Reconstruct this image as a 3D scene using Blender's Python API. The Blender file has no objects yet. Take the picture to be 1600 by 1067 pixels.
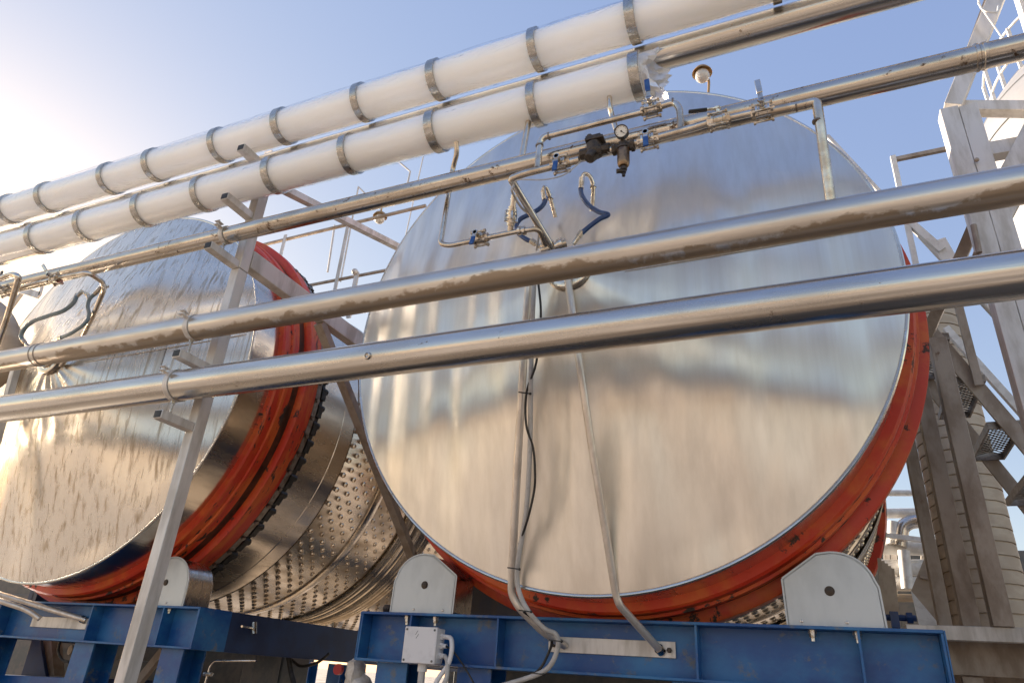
import bpy, bmesh, math, random
from mathutils import Vector as V, Matrix
random.seed(4)
R=math.radians; PI=math.pi; C=bpy.context.scene.collection; S=bpy.context.scene
EYE=1.6; FPX=1080.0
# ---------------------------------------------------------------- camera, sky, sun, exposure
P_,Y_,R_=R(26.039),R(25.053),R(4.0735)
fw=V((-math.sin(Y_)*math.cos(P_),math.cos(Y_)*math.cos(P_),math.sin(P_)))
rt0=V((math.cos(Y_),math.sin(Y_),0)); up0=rt0.cross(fw)
rt=rt0*math.cos(R_)+up0*math.sin(R_); up=up0*math.cos(R_)-rt0*math.sin(R_)
cd=bpy.data.cameras.new('camera'); cam=bpy.data.objects.new('camera',cd); C.objects.link(cam)
m=Matrix((rt,up,-fw)).transposed().to_4x4(); m.translation=V((0,0,EYE)); cam.matrix_world=m
cd.sensor_width=36; cd.lens=36*FPX/1600; cd.clip_start=.05; cd.clip_end=3000; S.camera=cam
SUN=V((-.913,.312,.263)).normalized()
w=bpy.data.worlds.new('World'); S.world=w; w.use_nodes=True; wt=w.node_tree
sky=wt.nodes.new('ShaderNodeTexSky'); sky.sky_type='NISHITA'; sky.sun_disc=False
sky.sun_elevation=math.asin(SUN.z); sky.sun_rotation=math.atan2(SUN.x,SUN.y)
sky.air_density=1.0; sky.dust_density=.6; sky.ozone_density=1.0; sky.altitude=100
bg=wt.nodes['Background']; bg.inputs[1].default_value=.1
# thin high haze: the clear sky is tinted a little and paled evenly in every direction
vm_=wt.nodes.new('ShaderNodeVectorMath'); vm_.operation='MULTIPLY_ADD'; vm_.inputs[1].default_value=(.64,.48,.24); vm_.inputs[2].default_value=(.38,.6,1.5)
wt.links.new(sky.outputs[0],vm_.inputs[0]); wt.links.new(vm_.outputs[0],bg.inputs[0])
sd=bpy.data.lights.new('sun','SUN'); sun=bpy.data.objects.new('sun',sd); C.objects.link(sun)
sd.energy=4.2; sd.angle=R(.5); sd.color=(1,.86,.7); sun.rotation_euler=SUN.to_track_quat('Z','Y').to_euler(); sun.location=(-20,7,12)
S.view_settings.view_transform='Standard'; S.view_settings.look='None'; S.view_settings.exposure=1.85
S.render.engine='CYCLES'; S.cycles.max_bounces=10; S.cycles.glossy_bounces=6

# ---------------------------------------------------------------- helpers
def P(px,py,Y):
    "a point of the plane at depth Y (metres in front of the camera), given by its place in the photograph"
    v=rt*((px-800)/FPX)-up*((py-533.5)/FPX)+fw; v=v*(Y/v.y); return V((v.x,v.y,v.z+EYE))
def PXX(px,py,X):
    v=rt*((px-800)/FPX)-up*((py-533.5)/FPX)+fw; v=v*(X/v.x); return V((v.x,v.y,v.z+EYE))
def E(x,y,z): return V((x,y,z+EYE))
def fillet(pts,r,n=5):
    pts=[V(p) for p in pts]
    if r<=0 or len(pts)<3: return pts
    out=[pts[0]]
    for a,b,c in zip(pts,pts[1:],pts[2:]):
        u=(a-b); v=(c-b); rr=min(r,u.length*.45,v.length*.45)
        p0=b+u.normalized()*rr; p1=b+v.normalized()*rr
        for k in range(n+1):
            t=k/n; out.append(p0*(1-t)**2+b*2*t*(1-t)+p1*t*t)
    out.append(pts[-1]); return out
def spline(pts,n=6):
    pts=[V(p) for p in pts]; q=[pts[0]*2-pts[1]]+pts+[pts[-1]*2-pts[-2]]; out=[]
    for i in range(1,len(q)-2):
        a,b,c,d=q[i-1:i+3]
        for k in range(n):
            t=k/n; out.append(.5*((2*b)+(c-a)*t+(2*a-5*b+4*c-d)*t*t+(3*b-a-3*c+d)*t**3))
    out.append(pts[-1]); return out
class MB:
    def __init__(s): s.v=[]; s.f=[]; s.flat=set()
    def box(s,c,sz,ax=None):
        X,Y,Z=ax or (V((1,0,0)),V((0,1,0)),V((0,0,1))); c=V(c); n=len(s.v); h=[q/2 for q in sz]
        for i in (-1,1):
            for j in (-1,1):
                for k in (-1,1): s.v.append(c+X*h[0]*i+Y*h[1]*j+Z*h[2]*k)
        for f in ((0,1,3,2),(4,6,7,5),(0,4,5,1),(2,3,7,6),(0,2,6,4),(1,5,7,3)):
            s.flat.add(len(s.f)); s.f.append(tuple(n+q for q in f))
        return s
    def bb(s,x0,x1,y0,y1,z0,z1): return s.box(((x0+x1)/2,(y0+y1)/2,(z0+z1)/2),(x1-x0,y1-y0,z1-z0))
    def bar(s,a,b,w,h,upv=(0,0,1)):
        a=V(a); b=V(b); d=(b-a); L=d.length; d.normalize(); u=V(upv); x=d.cross(u)
        if x.length<1e-4: x=d.cross(V((0,1,0)))
        x.normalize(); u=x.cross(d); return s.box((a+b)/2,(L,w,h),(d,x,u))
    def tube(s,pts,r,n=14,caps=True):
        pts=[V(p) for p in pts]; N=len(pts); rs=r if isinstance(r,(list,tuple)) else [r]*N
        t=[(pts[min(i+1,N-1)]-pts[max(i-1,0)]).normalized() for i in range(N)]
        x=t[0].cross(V((0,0,1)))
        if x.length<.05: x=t[0].cross(V((0,1,0)))
        x.normalize(); b=len(s.v)
        for i in range(N):
            x=(x-t[i]*x.dot(t[i])).normalized(); y=t[i].cross(x)
            for k in range(n):
                a=2*PI*k/n; s.v.append(pts[i]+(x*math.cos(a)+y*math.sin(a))*rs[i])
        for i in range(N-1):
            for k in range(n):
                k2=(k+1)%n; s.f.append((b+i*n+k,b+i*n+k2,b+(i+1)*n+k2,b+(i+1)*n+k))
        if caps:
            s.flat.add(len(s.f)); s.f.append(tuple(b+k for k in range(n))[::-1])
            s.flat.add(len(s.f)); s.f.append(tuple(b+(N-1)*n+k for k in range(n)))
        return s
    def lathe(s,prof,o,axis=(0,1,0),n=64,wob=None):
        o=V(o); ax=V(axis).normalized(); x=ax.cross(V((0,0,1)))
        if x.length<.05: x=ax.cross(V((0,1,0)))
        x.normalize(); y=x.cross(ax); b=len(s.v); N=len(prof)
        for a_,r_ in prof:
            for k in range(n):
                t=2*PI*k/n; d=wob(r_,t,a_) if wob else 0
                s.v.append(o+ax*(a_+d)+(x*math.cos(t)+y*math.sin(t))*r_)
        for i in range(N-1):
            for k in range(n):
                k2=(k+1)%n; s.f.append((b+i*n+k,b+i*n+k2,b+(i+1)*n+k2,b+(i+1)*n+k))
        return s
    def prism(s,poly,o,X,Z,D,depth):
        "polygon in the plane (X,Z) at o, thickened along D"
        o=V(o);X=V(X);Z=V(Z);D=V(D); b=len(s.v); n=len(poly)
        for k in (0,1):
            for a,c in poly: s.v.append(o+X*a+Z*c+D*(depth*k))
        s.flat.add(len(s.f)); s.f.append(tuple(range(b,b+n))); s.flat.add(len(s.f)); s.f.append(tuple(range(b+2*n-1,b+n-1,-1)))
        for k in range(n):
            k2=(k+1)%n; s.flat.add(len(s.f)); s.f.append((b+k,b+n+k,b+n+k2,b+k2))
        return s
    def cyl(s,a,b,r,n=12): return s.tube([a,b],r,n)
    def ball(s,c,r,n=12,sc=(1,1,1)):
        c=V(c); b=len(s.v)
        for i in range(n+1):
            p=PI*i/n
            for k in range(n): s.v.append(c+V((math.sin(p)*math.cos(2*PI*k/n)*sc[0],math.sin(p)*math.sin(2*PI*k/n)*sc[1],math.cos(p)*sc[2]))*r)
        for i in range(n):
            for k in range(n): s.f.append((b+i*n+k,b+(i+1)*n+k,b+(i+1)*n+(k+1)%n,b+i*n+(k+1)%n))
        return s
ROOT={}
def mesh(name,mb,mat,off,bev=0,recalc=True):
    me=bpy.data.meshes.new(name); me.from_pydata([tuple(v-off) for v in mb.v],[],mb.f)
    me.materials.append(mat)
    for i,p in enumerate(me.polygons): p.use_smooth=i not in mb.flat
    if recalc:
        bm=bmesh.new(); bm.from_mesh(me); bmesh.ops.recalc_face_normals(bm,faces=bm.faces); bm.to_mesh(me); bm.free()
    me.set_sharp_from_angle(angle=R(38))
    o=bpy.data.objects.new(name,me); C.objects.link(o)
    if bev:
        md=o.modifiers.new('bevel','BEVEL'); md.width=bev; md.segments=2; md.limit_method='ANGLE'; md.angle_limit=R(50)
    return o
def thing(name,label,cat,loc,group=None):
    o=bpy.data.objects.new(name,None); C.objects.link(o); o.location=loc; o.empty_display_size=.1
    o['label']=label; o['category']=cat
    if group: o['group']=group
    ROOT[o]=V(loc); return o
def part(name,mb,mat,parent,label=None,bev=0):
    o=mesh(name,mb,mat,ROOT[parent],bev); o.parent=parent; ROOT[o]=ROOT[parent]
    if label: o['label']=label
    return o
def single(name,mb,mat,label=None,cat=None,group=None,kind=None,bev=0):
    xs=[v.x for v in mb.v]; ys=[v.y for v in mb.v]; zs=[v.z for v in mb.v]
    off=V(((min(xs)+max(xs))/2,(min(ys)+max(ys))/2,min(zs))); o=mesh(name,mb,mat,off,bev); o.location=off
    ROOT[o]=off
    if label: o['label']=label; o['category']=cat
    if group: o['group']=group
    if kind: o['kind']=kind
    return o
def dup(o,loc=None,label=None,parent=None,flip=False):
    c=o.copy(); C.objects.link(c)
    if parent: c.parent=parent
    if loc is not None: c.location=loc
    if flip: c.scale=(-1,1,1)
    if label: c['label']=label
    for ch in list(o.children): dup(ch,parent=c)
    return c

# ---------------------------------------------------------------- materials
def mat(name,base,rough=.5,metal=0.0,c2=None,cs=(4,4,4),cr=(.45,.6),rv=0,bump=0,bs=(20,20,20),bd=4,coat=0,c3=None,c3s=(6,6,6),c3r=(.62,.68),c3rough=None,bdist=.01,bump2=0,b2s=(2,2,2),trans=0):
    mt=bpy.data.materials.new(name); mt.use_nodes=True; nt=mt.node_tree; b=nt.nodes['Principled BSDF']; L=nt.links.new
    b.inputs['Base Color'].default_value=(*base,1); b.inputs['Roughness'].default_value=rough; b.inputs['Metallic'].default_value=metal
    if coat: b.inputs['Coat Weight'].default_value=coat; b.inputs['Coat Roughness'].default_value=.08
    if trans: b.inputs['Transmission Weight'].default_value=trans
    tc=nt.nodes.new('ShaderNodeTexCoord')
    def noise(sc,det=4,rg=.5):
        mp=nt.nodes.new('ShaderNodeMapping'); mp.inputs['Scale'].default_value=sc; L(tc.outputs['Object'],mp.inputs[0])
        nz=nt.nodes.new('ShaderNodeTexNoise'); nz.inputs['Scale'].default_value=1; nz.inputs['Detail'].default_value=det; nz.inputs['Roughness'].default_value=rg
        L(mp.outputs[0],nz.inputs['Vector']); return nz.outputs['Fac']
    def ramp(f,a,z):
        r=nt.nodes.new('ShaderNodeMapRange'); r.inputs[1].default_value=a; r.inputs[2].default_value=z; r.interpolation_type='SMOOTHSTEP'; L(f,r.inputs[0]); return r.outputs[0]
    col=None; ro=None
    if c2:
        f=ramp(noise(cs,6,.62),*cr); mx=nt.nodes.new('ShaderNodeMix'); mx.data_type='RGBA'; mx.inputs[6].default_value=(*base,1); mx.inputs[7].default_value=(*c2,1)
        L(f,mx.inputs[0]); col=mx.outputs[2]
        if rv:
            r=nt.nodes.new('ShaderNodeMapRange'); r.inputs[3].default_value=rough; r.inputs[4].default_value=rough+rv; L(f,r.inputs[0]); ro=r.outputs[0]
    if c3:
        f=ramp(noise(c3s,8,.7),*c3r); mx=nt.nodes.new('ShaderNodeMix'); mx.data_type='RGBA'; mx.inputs[6].default_value=(*base,1)
        if col: L(col,mx.inputs[6])
        mx.inputs[7].default_value=(*c3,1); L(f,mx.inputs[0]); col=mx.outputs[2]
        if c3rough is not None:
            r=nt.nodes.new('ShaderNodeMapRange'); r.inputs[3].default_value=rough; r.inputs[4].default_value=c3rough
            if ro: L(ro,r.inputs[3])
            L(f,r.inputs[0]); ro=r.outputs[0]
    if col: L(col,b.inputs['Base Color'])
    if ro: L(ro,b.inputs['Roughness'])
    nrm=None
    for st,sc,dist in ((bump2,b2s,.05),(bump,bs,bdist)):
        if st:
            bp=nt.nodes.new('ShaderNodeBump'); bp.inputs['Strength'].default_value=st; bp.inputs['Distance'].default_value=dist
            L(noise(sc,1.2 if dist==.05 else bd),bp.inputs['Height'])
            if nrm: L(nrm,bp.inputs['Normal'])
            nrm=bp.outputs[0]
    if nrm: L(nrm,b.inputs['Normal'])
    return mt
M={}
ST=(.66,.63,.585)
M['pipe']=mat('pipe_steel',ST,.2,1,(.56,.52,.47),(1.5,14,14),(.4,.65),.1,.12,(2,90,90),3,c3=(.2,.14,.09),c3s=(7,9,9),c3r=(.64,.7),c3rough=.55,bdist=.004)
def stained():
    mt=mat('dull_pipe_steel',(.66,.62,.57),.3,1,(.56,.52,.47),(1.5,14,14),(.4,.65),.1,.1,(2,90,90),3,bdist=.004); nt=mt.node_tree; L=nt.links.new; b=nt.nodes['Principled BSDF']
    tc=nt.nodes.new('ShaderNodeTexCoord'); sp=nt.nodes.new('ShaderNodeSeparateXYZ'); L(tc.outputs['Object'],sp.inputs[0])
    mp=nt.nodes.new('ShaderNodeMapping'); mp.inputs['Scale'].default_value=(7,3,14); L(tc.outputs['Object'],mp.inputs[0])
    nz=nt.nodes.new('ShaderNodeTexNoise'); nz.inputs['Scale'].default_value=1; nz.inputs['Detail'].default_value=7; nz.inputs['Roughness'].default_value=.65; L(mp.outputs[0],nz.inputs['Vector'])
    ma=nt.nodes.new('ShaderNodeMath'); ma.operation='MULTIPLY_ADD'; ma.inputs[1].default_value=.13; L(nz.outputs['Fac'],ma.inputs[0]); ng=nt.nodes.new('ShaderNodeMath'); ng.operation='MULTIPLY'; ng.inputs[1].default_value=-1; L(sp.outputs[2],ng.inputs[0]); L(ng.outputs[0],ma.inputs[2])
    r=nt.nodes.new('ShaderNodeMapRange'); r.inputs[1].default_value=.03; r.inputs[2].default_value=.042
    m3=nt.nodes.new('ShaderNodeMapping'); m3.inputs['Scale'].default_value=(.9,.2,.2); L(tc.outputs['Object'],m3.inputs[0]); n3=nt.nodes.new('ShaderNodeTexNoise'); n3.inputs['Scale'].default_value=1; n3.inputs['Detail'].default_value=2; L(m3.outputs[0],n3.inputs['Vector'])
    a3=nt.nodes.new('ShaderNodeMath'); a3.operation='MULTIPLY_ADD'; a3.inputs[1].default_value=.16; a3.inputs[2].default_value=-.085; L(n3.outputs['Fac'],a3.inputs[0]); a4=nt.nodes.new('ShaderNodeMath'); L(a3.outputs[0],a4.inputs[0]); L(ma.outputs[0],a4.inputs[1]); L(a4.outputs[0],r.inputs[0])
    mx=nt.nodes.new('ShaderNodeMix'); mx.data_type='RGBA'; old=b.inputs['Base Color'].links[0].from_socket; L(old,mx.inputs[6]); mx.inputs[7].default_value=(.33,.26,.19,1); L(r.outputs[0],mx.inputs[0]); L(mx.outputs[2],b.inputs['Base Color'])
    m2=nt.nodes.new('ShaderNodeMapRange'); m2.inputs[3].default_value=1; m2.inputs[4].default_value=.55; L(r.outputs[0],m2.inputs[0]); L(m2.outputs[0],b.inputs['Metallic']); return mt
M['pipe_dull']=stained()
M['pipe_old']=mat('stained_pipe_steel',(.6,.55,.49),.17,1,(.45,.39,.32),(3,12,12),(.4,.7),.15,.15,(6,60,60),4,c3=(.13,.08,.05),c3s=(14,16,16),c3r=(.58,.66),c3rough=.6,bdist=.004)
M['chrome']=mat('polished_fitting_steel',(.7,.65,.58),.14,1,(.5,.43,.34),(25,25,25),(.45,.6),.15,.1,(60,60,60))
M['fitpipe']=mat('small_pipe_steel',(.68,.62,.54),.18,1,(.5,.42,.33),(9,9,9),(.4,.65),.12,.08,(40,40,40))
M['head']=mat('brushed_head_steel',(.76,.725,.67),.3,1,(.69,.65,.59),(22,22,.5),(.3,.75),.05,.02,(110,110,.8),3,bump2=2.0,b2s=(3.0,3.0,.3),bdist=.006)
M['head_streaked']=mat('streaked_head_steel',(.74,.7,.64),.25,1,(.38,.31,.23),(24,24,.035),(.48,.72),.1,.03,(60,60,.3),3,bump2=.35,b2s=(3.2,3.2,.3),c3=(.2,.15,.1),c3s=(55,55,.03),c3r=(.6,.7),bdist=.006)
M['shell']=mat('drum_shell_steel',(.7,.63,.54),.2,1,(.56,.49,.4),(8,2,8),(.4,.7),.12,.1,(40,4,40),4,bump2=.12,b2s=(3,1.5,3),bdist=.005)
M['perf']=mat('dimpled_drum_steel',(.74,.65,.53),.24,1,(.52,.42,.3),(5,2,5),(.4,.7),.15,.1,(30,10,30),4,bump2=.1,b2s=(3,2,3),bdist=.005)
M['red']=mat('ring_red_paint',(.56,.038,.012),.44,0,(.62,.12,.02),(3,14,3),(.42,.62),.1,.25,(14,50,14),5,c3=(.04,.028,.02),c3s=(5,16,5),c3r=(.57,.6),c3rough=.7)
M['darkgap']=mat('greasy_ring_groove',(.05,.035,.025),.35,.4,(.12,.06,.035),(9,12,9),(.4,.6),.2,.2)
M['chain']=mat('worn_chain_steel',(.2,.16,.13),.42,.8,(.32,.29,.26),(20,20,20),(.4,.6),.1,.15)
M['black']=mat('black_rubber',(.015,.014,.013),.5,0,(.04,.035,.03),(20,20,20))
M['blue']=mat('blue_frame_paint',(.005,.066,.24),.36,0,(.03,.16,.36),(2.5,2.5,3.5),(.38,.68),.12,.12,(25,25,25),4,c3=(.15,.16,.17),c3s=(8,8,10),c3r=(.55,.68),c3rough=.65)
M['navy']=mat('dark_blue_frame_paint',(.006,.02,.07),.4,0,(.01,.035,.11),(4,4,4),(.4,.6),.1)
M['galv']=mat('galvanised_steel',(.68,.64,.6),.4,.3,(.48,.44,.39),(9,9,2),(.4,.65),.12,.1,(40,40,10),4,c3=(.3,.2,.13),c3s=(6,6,3),c3r=(.69,.75),c3rough=.7)
M['galvd']=mat('weathered_tower_steel',(.4,.335,.275),.48,.3,(.27,.21,.16),(7,7,3),(.4,.65),.1,.15,(40,40,10),4,c3=(.16,.08,.04),c3s=(8,8,4),c3r=(.64,.72),c3rough=.8)
M['cover']=mat('satin_cover_steel',(.55,.57,.57),.38,.35,(.49,.51,.51),(6,6,3),(.4,.65),.06,.04,(8,60,60),3)
M['hood']=mat('cover_hood_steel',(.62,.58,.53),.22,1,(.52,.47,.41),(8,20,8),(.4,.65),.1,.06,(10,60,10))
M['bolt']=mat('zinc_bolt',(.6,.58,.55),.3,.9,(.35,.28,.2),(60,60,60))
M['film']=mat('film_wrapped_white_lagging',(.96,.945,.93),.3,0,(.93,.91,.89),(2,7,7),(.4,.65),.1,.34,(6,17,17),3,coat=1,bdist=.012,bump2=.1,b2s=(1.3,5,5))
pb=M['film'].node_tree.nodes['Principled BSDF']; pb.inputs['Subsurface Weight'].default_value=.85; pb.inputs['Subsurface Radius'].default_value=(.16,.15,.14); pb.inputs['Subsurface Scale'].default_value=1.0
def film_skin():
    mt=bpy.data.materials.new('loose_clear_film_skin'); mt.use_nodes=True; nt=mt.node_tree; L=nt.links.new
    for n in list(nt.nodes):
        if n.type=='BSDF_PRINCIPLED': nt.nodes.remove(n)
    out=[n for n in nt.nodes if n.type=='OUTPUT_MATERIAL'][0]
    tr=nt.nodes.new('ShaderNodeBsdfTransparent'); tr.inputs[0].default_value=(1,1,1,1)
    gl=nt.nodes.new('ShaderNodeBsdfGlossy'); gl.inputs['Roughness'].default_value=.1
    lw=nt.nodes.new('ShaderNodeFresnel'); lw.inputs[0].default_value=1.5
    tc=nt.nodes.new('ShaderNodeTexCoord'); mp=nt.nodes.new('ShaderNodeMapping'); mp.inputs['Scale'].default_value=(5,13,13); nz=nt.nodes.new('ShaderNodeTexNoise'); nz.inputs['Scale'].default_value=1; nz.inputs['Detail'].default_value=3; nz.inputs['Distortion'].default_value=1.6
    bp=nt.nodes.new('ShaderNodeBump'); bp.inputs['Strength'].default_value=.9; bp.inputs['Distance'].default_value=.02
    L(tc.outputs['Object'],mp.inputs[0]); L(mp.outputs[0],nz.inputs['Vector']); L(nz.outputs['Fac'],bp.inputs['Height']); L(bp.outputs[0],gl.inputs['Normal']); L(bp.outputs[0],lw.inputs['Normal'])
    m2=nt.nodes.new('ShaderNodeMixShader'); ge=nt.nodes.new('ShaderNodeNewGeometry'); su=nt.nodes.new('ShaderNodeMath'); su.operation='SUBTRACT'; su.use_clamp=True; L(lw.outputs[0],su.inputs[0]); L(ge.outputs['Backfacing'],su.inputs[1]); L(su.outputs[0],m2.inputs[0]); L(tr.outputs[0],m2.inputs[1]); L(gl.outputs[0],m2.inputs[2]); L(m2.outputs[0],out.inputs[0]); return mt
M['skin']=film_skin()
M['loosefilm']=mat('loose_plastic_film',(.85,.85,.86),.25,0,(.75,.75,.77),(20,20,20),(.4,.6),0,.8,(30,30,30),4,coat=1,trans=.45)
M['foil']=mat('aluminium_foil_tape',(.5,.49,.47),.24,1,(.42,.4,.37),(30,60,60),(.4,.6),.12,.3,(30,30,30),4,bdist=.006)
M['hose']=mat('blue_rubber_hose',(.01,.045,.17),.3,0,(.02,.07,.22),(30,30,30),(.4,.6),.1,coat=.4)
M['hose_flare_pale']=mat('flare_paled_blue_hose',(.13,.19,.23),.35,0,(.2,.24,.26),(14,14,14),(.4,.6),.1,coat=.3)  # lens flare's paling painted into the blue hose colour
M['lever']=mat('blue_lever_grip',(.01,.06,.25),.38,0,(.03,.1,.3),(50,50,50))
M['iron']=mat('dark_cast_iron',(.045,.036,.03),.42,.5,(.09,.07,.055),(30,30,30),(.4,.6),.15,.3,(90,90,90))
M['brass']=mat('dull_bronze',(.3,.2,.12),.4,.8,(.15,.1,.07),(30,30,30))
M['dial']=mat('cream_dial',(.78,.74,.66),.4,0)
M['plastic']=mat('white_box_plastic',(.72,.71,.72),.4,0,(.62,.61,.62),(12,12,12),(.5,.7),.1)
M['cable']=mat('grey_cable_sheath',(.5,.48,.46),.45,0,(.42,.4,.38),(20,20,20))
M['conduit']=mat('tan_conduit_steel',(.76,.7,.63),.3,.6,(.64,.57,.5),(15,15,5),(.4,.6),.1)
M['glass']=mat('frosted_lamp_glass',(.9,.9,.88),.15,0,coat=1,trans=.6)
M['ochre']=mat('ochre_enamel',(.4,.24,.08),.4,.2,(.3,.17,.06),(20,20,20))
M['tan']=mat('tan_cladding',(.46,.38,.29),.55,.2,(.4,.32,.24),(3,3,6),(.4,.6),.1,.06,(20,20,20))
M['silo']=mat('white_silo_shell',(.3,.3,.31),.38,.2,(.26,.26,.265),(1.2,1.2,2),(.4,.65),.08,.05,(5,5,5))
M['white']=mat('white_rail_paint',(.75,.74,.72),.4,0,(.65,.63,.6),(15,15,15))
M['ground']=mat('sandy_concrete',(.44,.375,.31),.9,0,(.16,.13,.1),(.3,.22,.3),(.45,.62),0,.4,(6,6,6),6,c3=(.22,.18,.14),c3s=(.12,.12,.12),c3r=(.58,.7))
M['pad']=mat('added_dark_floor',(.12,.09,.065),.6,0,(.2,.155,.115),(.8,.8,.8),(.4,.65),.2,.3,(8,8,8))  # for the added unseen floor, kept dark for the steel to mirror
M['box']=mat('grey_motor_paint',(.09,.1,.1),.5,.2,(.15,.14,.13),(9,9,9),(.4,.6),.1)
M['wrapwhite']=mat('crumpled_white_wrap',(.7,.66,.6),.4,0,(.5,.45,.38),(12,12,12),(.4,.6),.1,.7,(20,20,20))
M['redp']=mat('red_plastic',(.5,.02,.02),.4)

# ---------------------------------------------------------------- the setting
g=MB(); g.v=[V((-600,-600,0)),V((600,-600,0)),V((600,600,0)),V((-600,600,0))]; g.f=[(0,1,2,3)]
single('ground',g,M['ground'],kind='structure')

g=MB(); g.v=[V((-16,.2,.004)),V((5,.2,.004)),V((5,4.7,.004)),V((-16,4.7,.004))]; g.f=[(0,1,2,3)]
single('added_floor_pad',g,M['pad'],kind='structure')  # unseen dark pad, added to darken the reflections on pipe undersides

# ---------------------------------------------------------------- the two rotary tanks
CX,CZ=-1.087,2.0+EYE
def make_tank():
    t=thing('rotary_tank','nearer large steel drum tank with a clean bright cone end and worn red ring','tank',(CX,5.6,0),'rotating steel tanks')
    o=(CX,0,CZ)
    rng=random.Random(7); ph=[(rng.uniform(0,6.28),rng.uniform(0,6.28)) for _ in range(9)]
    def wob(r,a,y):
        k=max(0,min(1,(1.606-r)/.25))*min(1,r/.5)
        s=sum(math.sin(n*a+ph[n][0]+1.6*r)*w for n,w in ((2,.5),(3,.7),(5,.7),(7,.5),(8,.35)))
        k2=max(0,min(1,(1.606-r)/.14)); k2=k2*k2*(3-2*k2)
        q=sum(math.sin(n*a+p)*w/n for n,p,w in ((4,1.1,.5),(7,2.9,.8),(10,.4,.9),(13,5.1,.9),(19,3.3,.6)))
        return k*.0025*s+k2*r*.026*q
    e=MB(); pr=[(2.985+.415*((r-.1)/1.506)**.92,r) for r in [.1+1.5*i/36 for i in range(37)]]+[(3.408,1.606),(3.415,1.611)]
    e.lathe(pr,o,n=320,wob=wob); part('cone_end',e,M['head'],t)
    l=MB(); l.lathe([(3.402,1.6),(3.398,1.606),(3.398,1.614),(3.404,1.62),(3.42,1.62),(3.425,1.612)],o,n=160); part('rim_lip',l,M['pipe'],t)
    s=MB(); s.lathe([(3.42,1.607),(3.68,1.612),(3.70,1.612)],o,n=160); part('front_shell',s,M['shell'],t)
    r1=MB(); r1.lathe([(3.675,1.612),(3.675,1.655),(3.69,1.668),(3.755,1.671),(3.76,1.686),(3.78,1.688),(3.785,1.676),(3.82,1.68),(3.835,1.684),(3.84,1.64)],o,n=160); part('red_ring',r1,M['red'],t)
    gr=MB(); gr.lathe([(3.835,1.65),(3.845,1.672),(3.905,1.676),(3.92,1.66)],o,n=120); part('ring_groove',gr,M['darkgap'],t)
    r2=MB(); r2.lathe([(3.905,1.66),(3.905,1.738),(3.91,1.745),(3.985,1.746),(3.99,1.736),(4.03,1.738),(4.035,1.72),(4.07,1.722),(4.075,1.66)],o,n=160); part('red_ring',r2,M['red'],t)
    sp=MB(); sp.lathe([(4.08,1.64),(4.08,1.695),(4.115,1.70),(4.118,1.64)],o,n=120)
    for k in range(72):
        a=2*PI*k/72; d=V((math.cos(a),0,math.sin(a))); tg=V((-math.sin(a),0,math.cos(a))); c=V(o)+d*1.706+V((0,4.1,0))
        sp.box(c,(.128,.05,.028),(tg,V((0,1,0)),d)); sp.cyl(c+tg*.07+d*.0,c+tg*.07+d*.028,.017,8)
    part('sprocket_ring',sp,M['chain'],t)
    ch=MB()
    for k in range(72):
        a=2*PI*k/72; d=V((math.cos(a),0,math.sin(a))); tg=V((-math.sin(a),0,math.cos(a))); c=V(o)+d*1.7+V((0,4.165,0))
        ch.box(c,(.1,.05,.05),(tg,V((0,1,0)),d)); ch.cyl(c+tg*.035-V((0,.03,0)),c+tg*.035+V((0,.045,0)),.028,8)
    ch.lathe([(4.125,1.63),(4.125,1.69),(4.205,1.69),(4.205,1.63)],o,n=120); part('drive_chain',ch,M['black'],t)
    b=MB(); b.lathe([(4.05,1.618),(4.58,1.62),(4.584,1.616),(4.596,1.616),(4.6,1.621),(4.77,1.621)],o,n=160); part('smooth_shell',b,M['shell'],t)
    pr=[(4.766,1.624),(4.772,1.62),(5.37,1.62)]
    pr+= [(5.985+.57*i/72,1.625+.017*math.cos(2*PI*i/72*9+.6*math.sin(i*.3))) for i in range(73)]
    p=MB(); p.lathe([(4.766,1.626),(4.775,1.62),(5.37,1.62)],o,n=160); p.lathe([(5.47,1.62),(5.98,1.62)],o,n=160); p.lathe([(6.56,1.62),(7.95,1.62)],o,n=160)
    for y0,y1 in ((4.83,5.34),(5.52,5.96),(6.6,7.9)):
        j=0; y=y0
        while y<y1:
            for i in range(-2,29):
                a=R(-128+i*4.8+(2.4 if j%2 else 0)); d=V((math.cos(a),0,math.sin(a))); tg=V((-math.sin(a),0,math.cos(a))); yy=V((0,1,0)); c=V((CX,y,CZ))+d*1.6195
                n=len(p.v)
                for rr,h in ((.021,0),(.0145,.012),(.009,.011),(.005,-.004)):
                    for k in range(8):
                        q=2*PI*k/8; p.v.append(c+(tg*math.cos(q)*1.2+yy*math.sin(q))*rr+d*h)
                for m_ in range(3):
                    for k in range(8): p.f.append((n+m_*8+k,n+m_*8+(k+1)%8,n+(m_+1)*8+(k+1)%8,n+(m_+1)*8+k))
            y+=.078; j+=1
    part('dimpled_shell',p,M['perf'],t)
    h=MB(); h.lathe([(5.37,1.62),(5.372,1.634),(5.39,1.64),(5.45,1.64),(5.468,1.634),(5.47,1.62)],o,n=160); part('hoop_band',h,M['shell'],t)
    rb=MB(); rb.lathe(pr[3:],o,n=160); part('ribbed_band',rb,M['perf'],t)
    for y in (4.9,5.72,6.9):
        pass
    r3=MB(); r3.lathe([(7.95,1.62),(7.95,1.7),(8.0,1.715),(8.09,1.715),(8.1,1.64)],o,n=120); part('red_ring',r3,M['red'],t)
    r4=MB(); r4.lathe([(8.1,1.66),(8.1,1.72),(8.14,1.722),(8.14,1.5),(8.6,1.5),(8.8,.2)],o,n=120); part('rear_end',r4,M['chain'],t)
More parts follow.
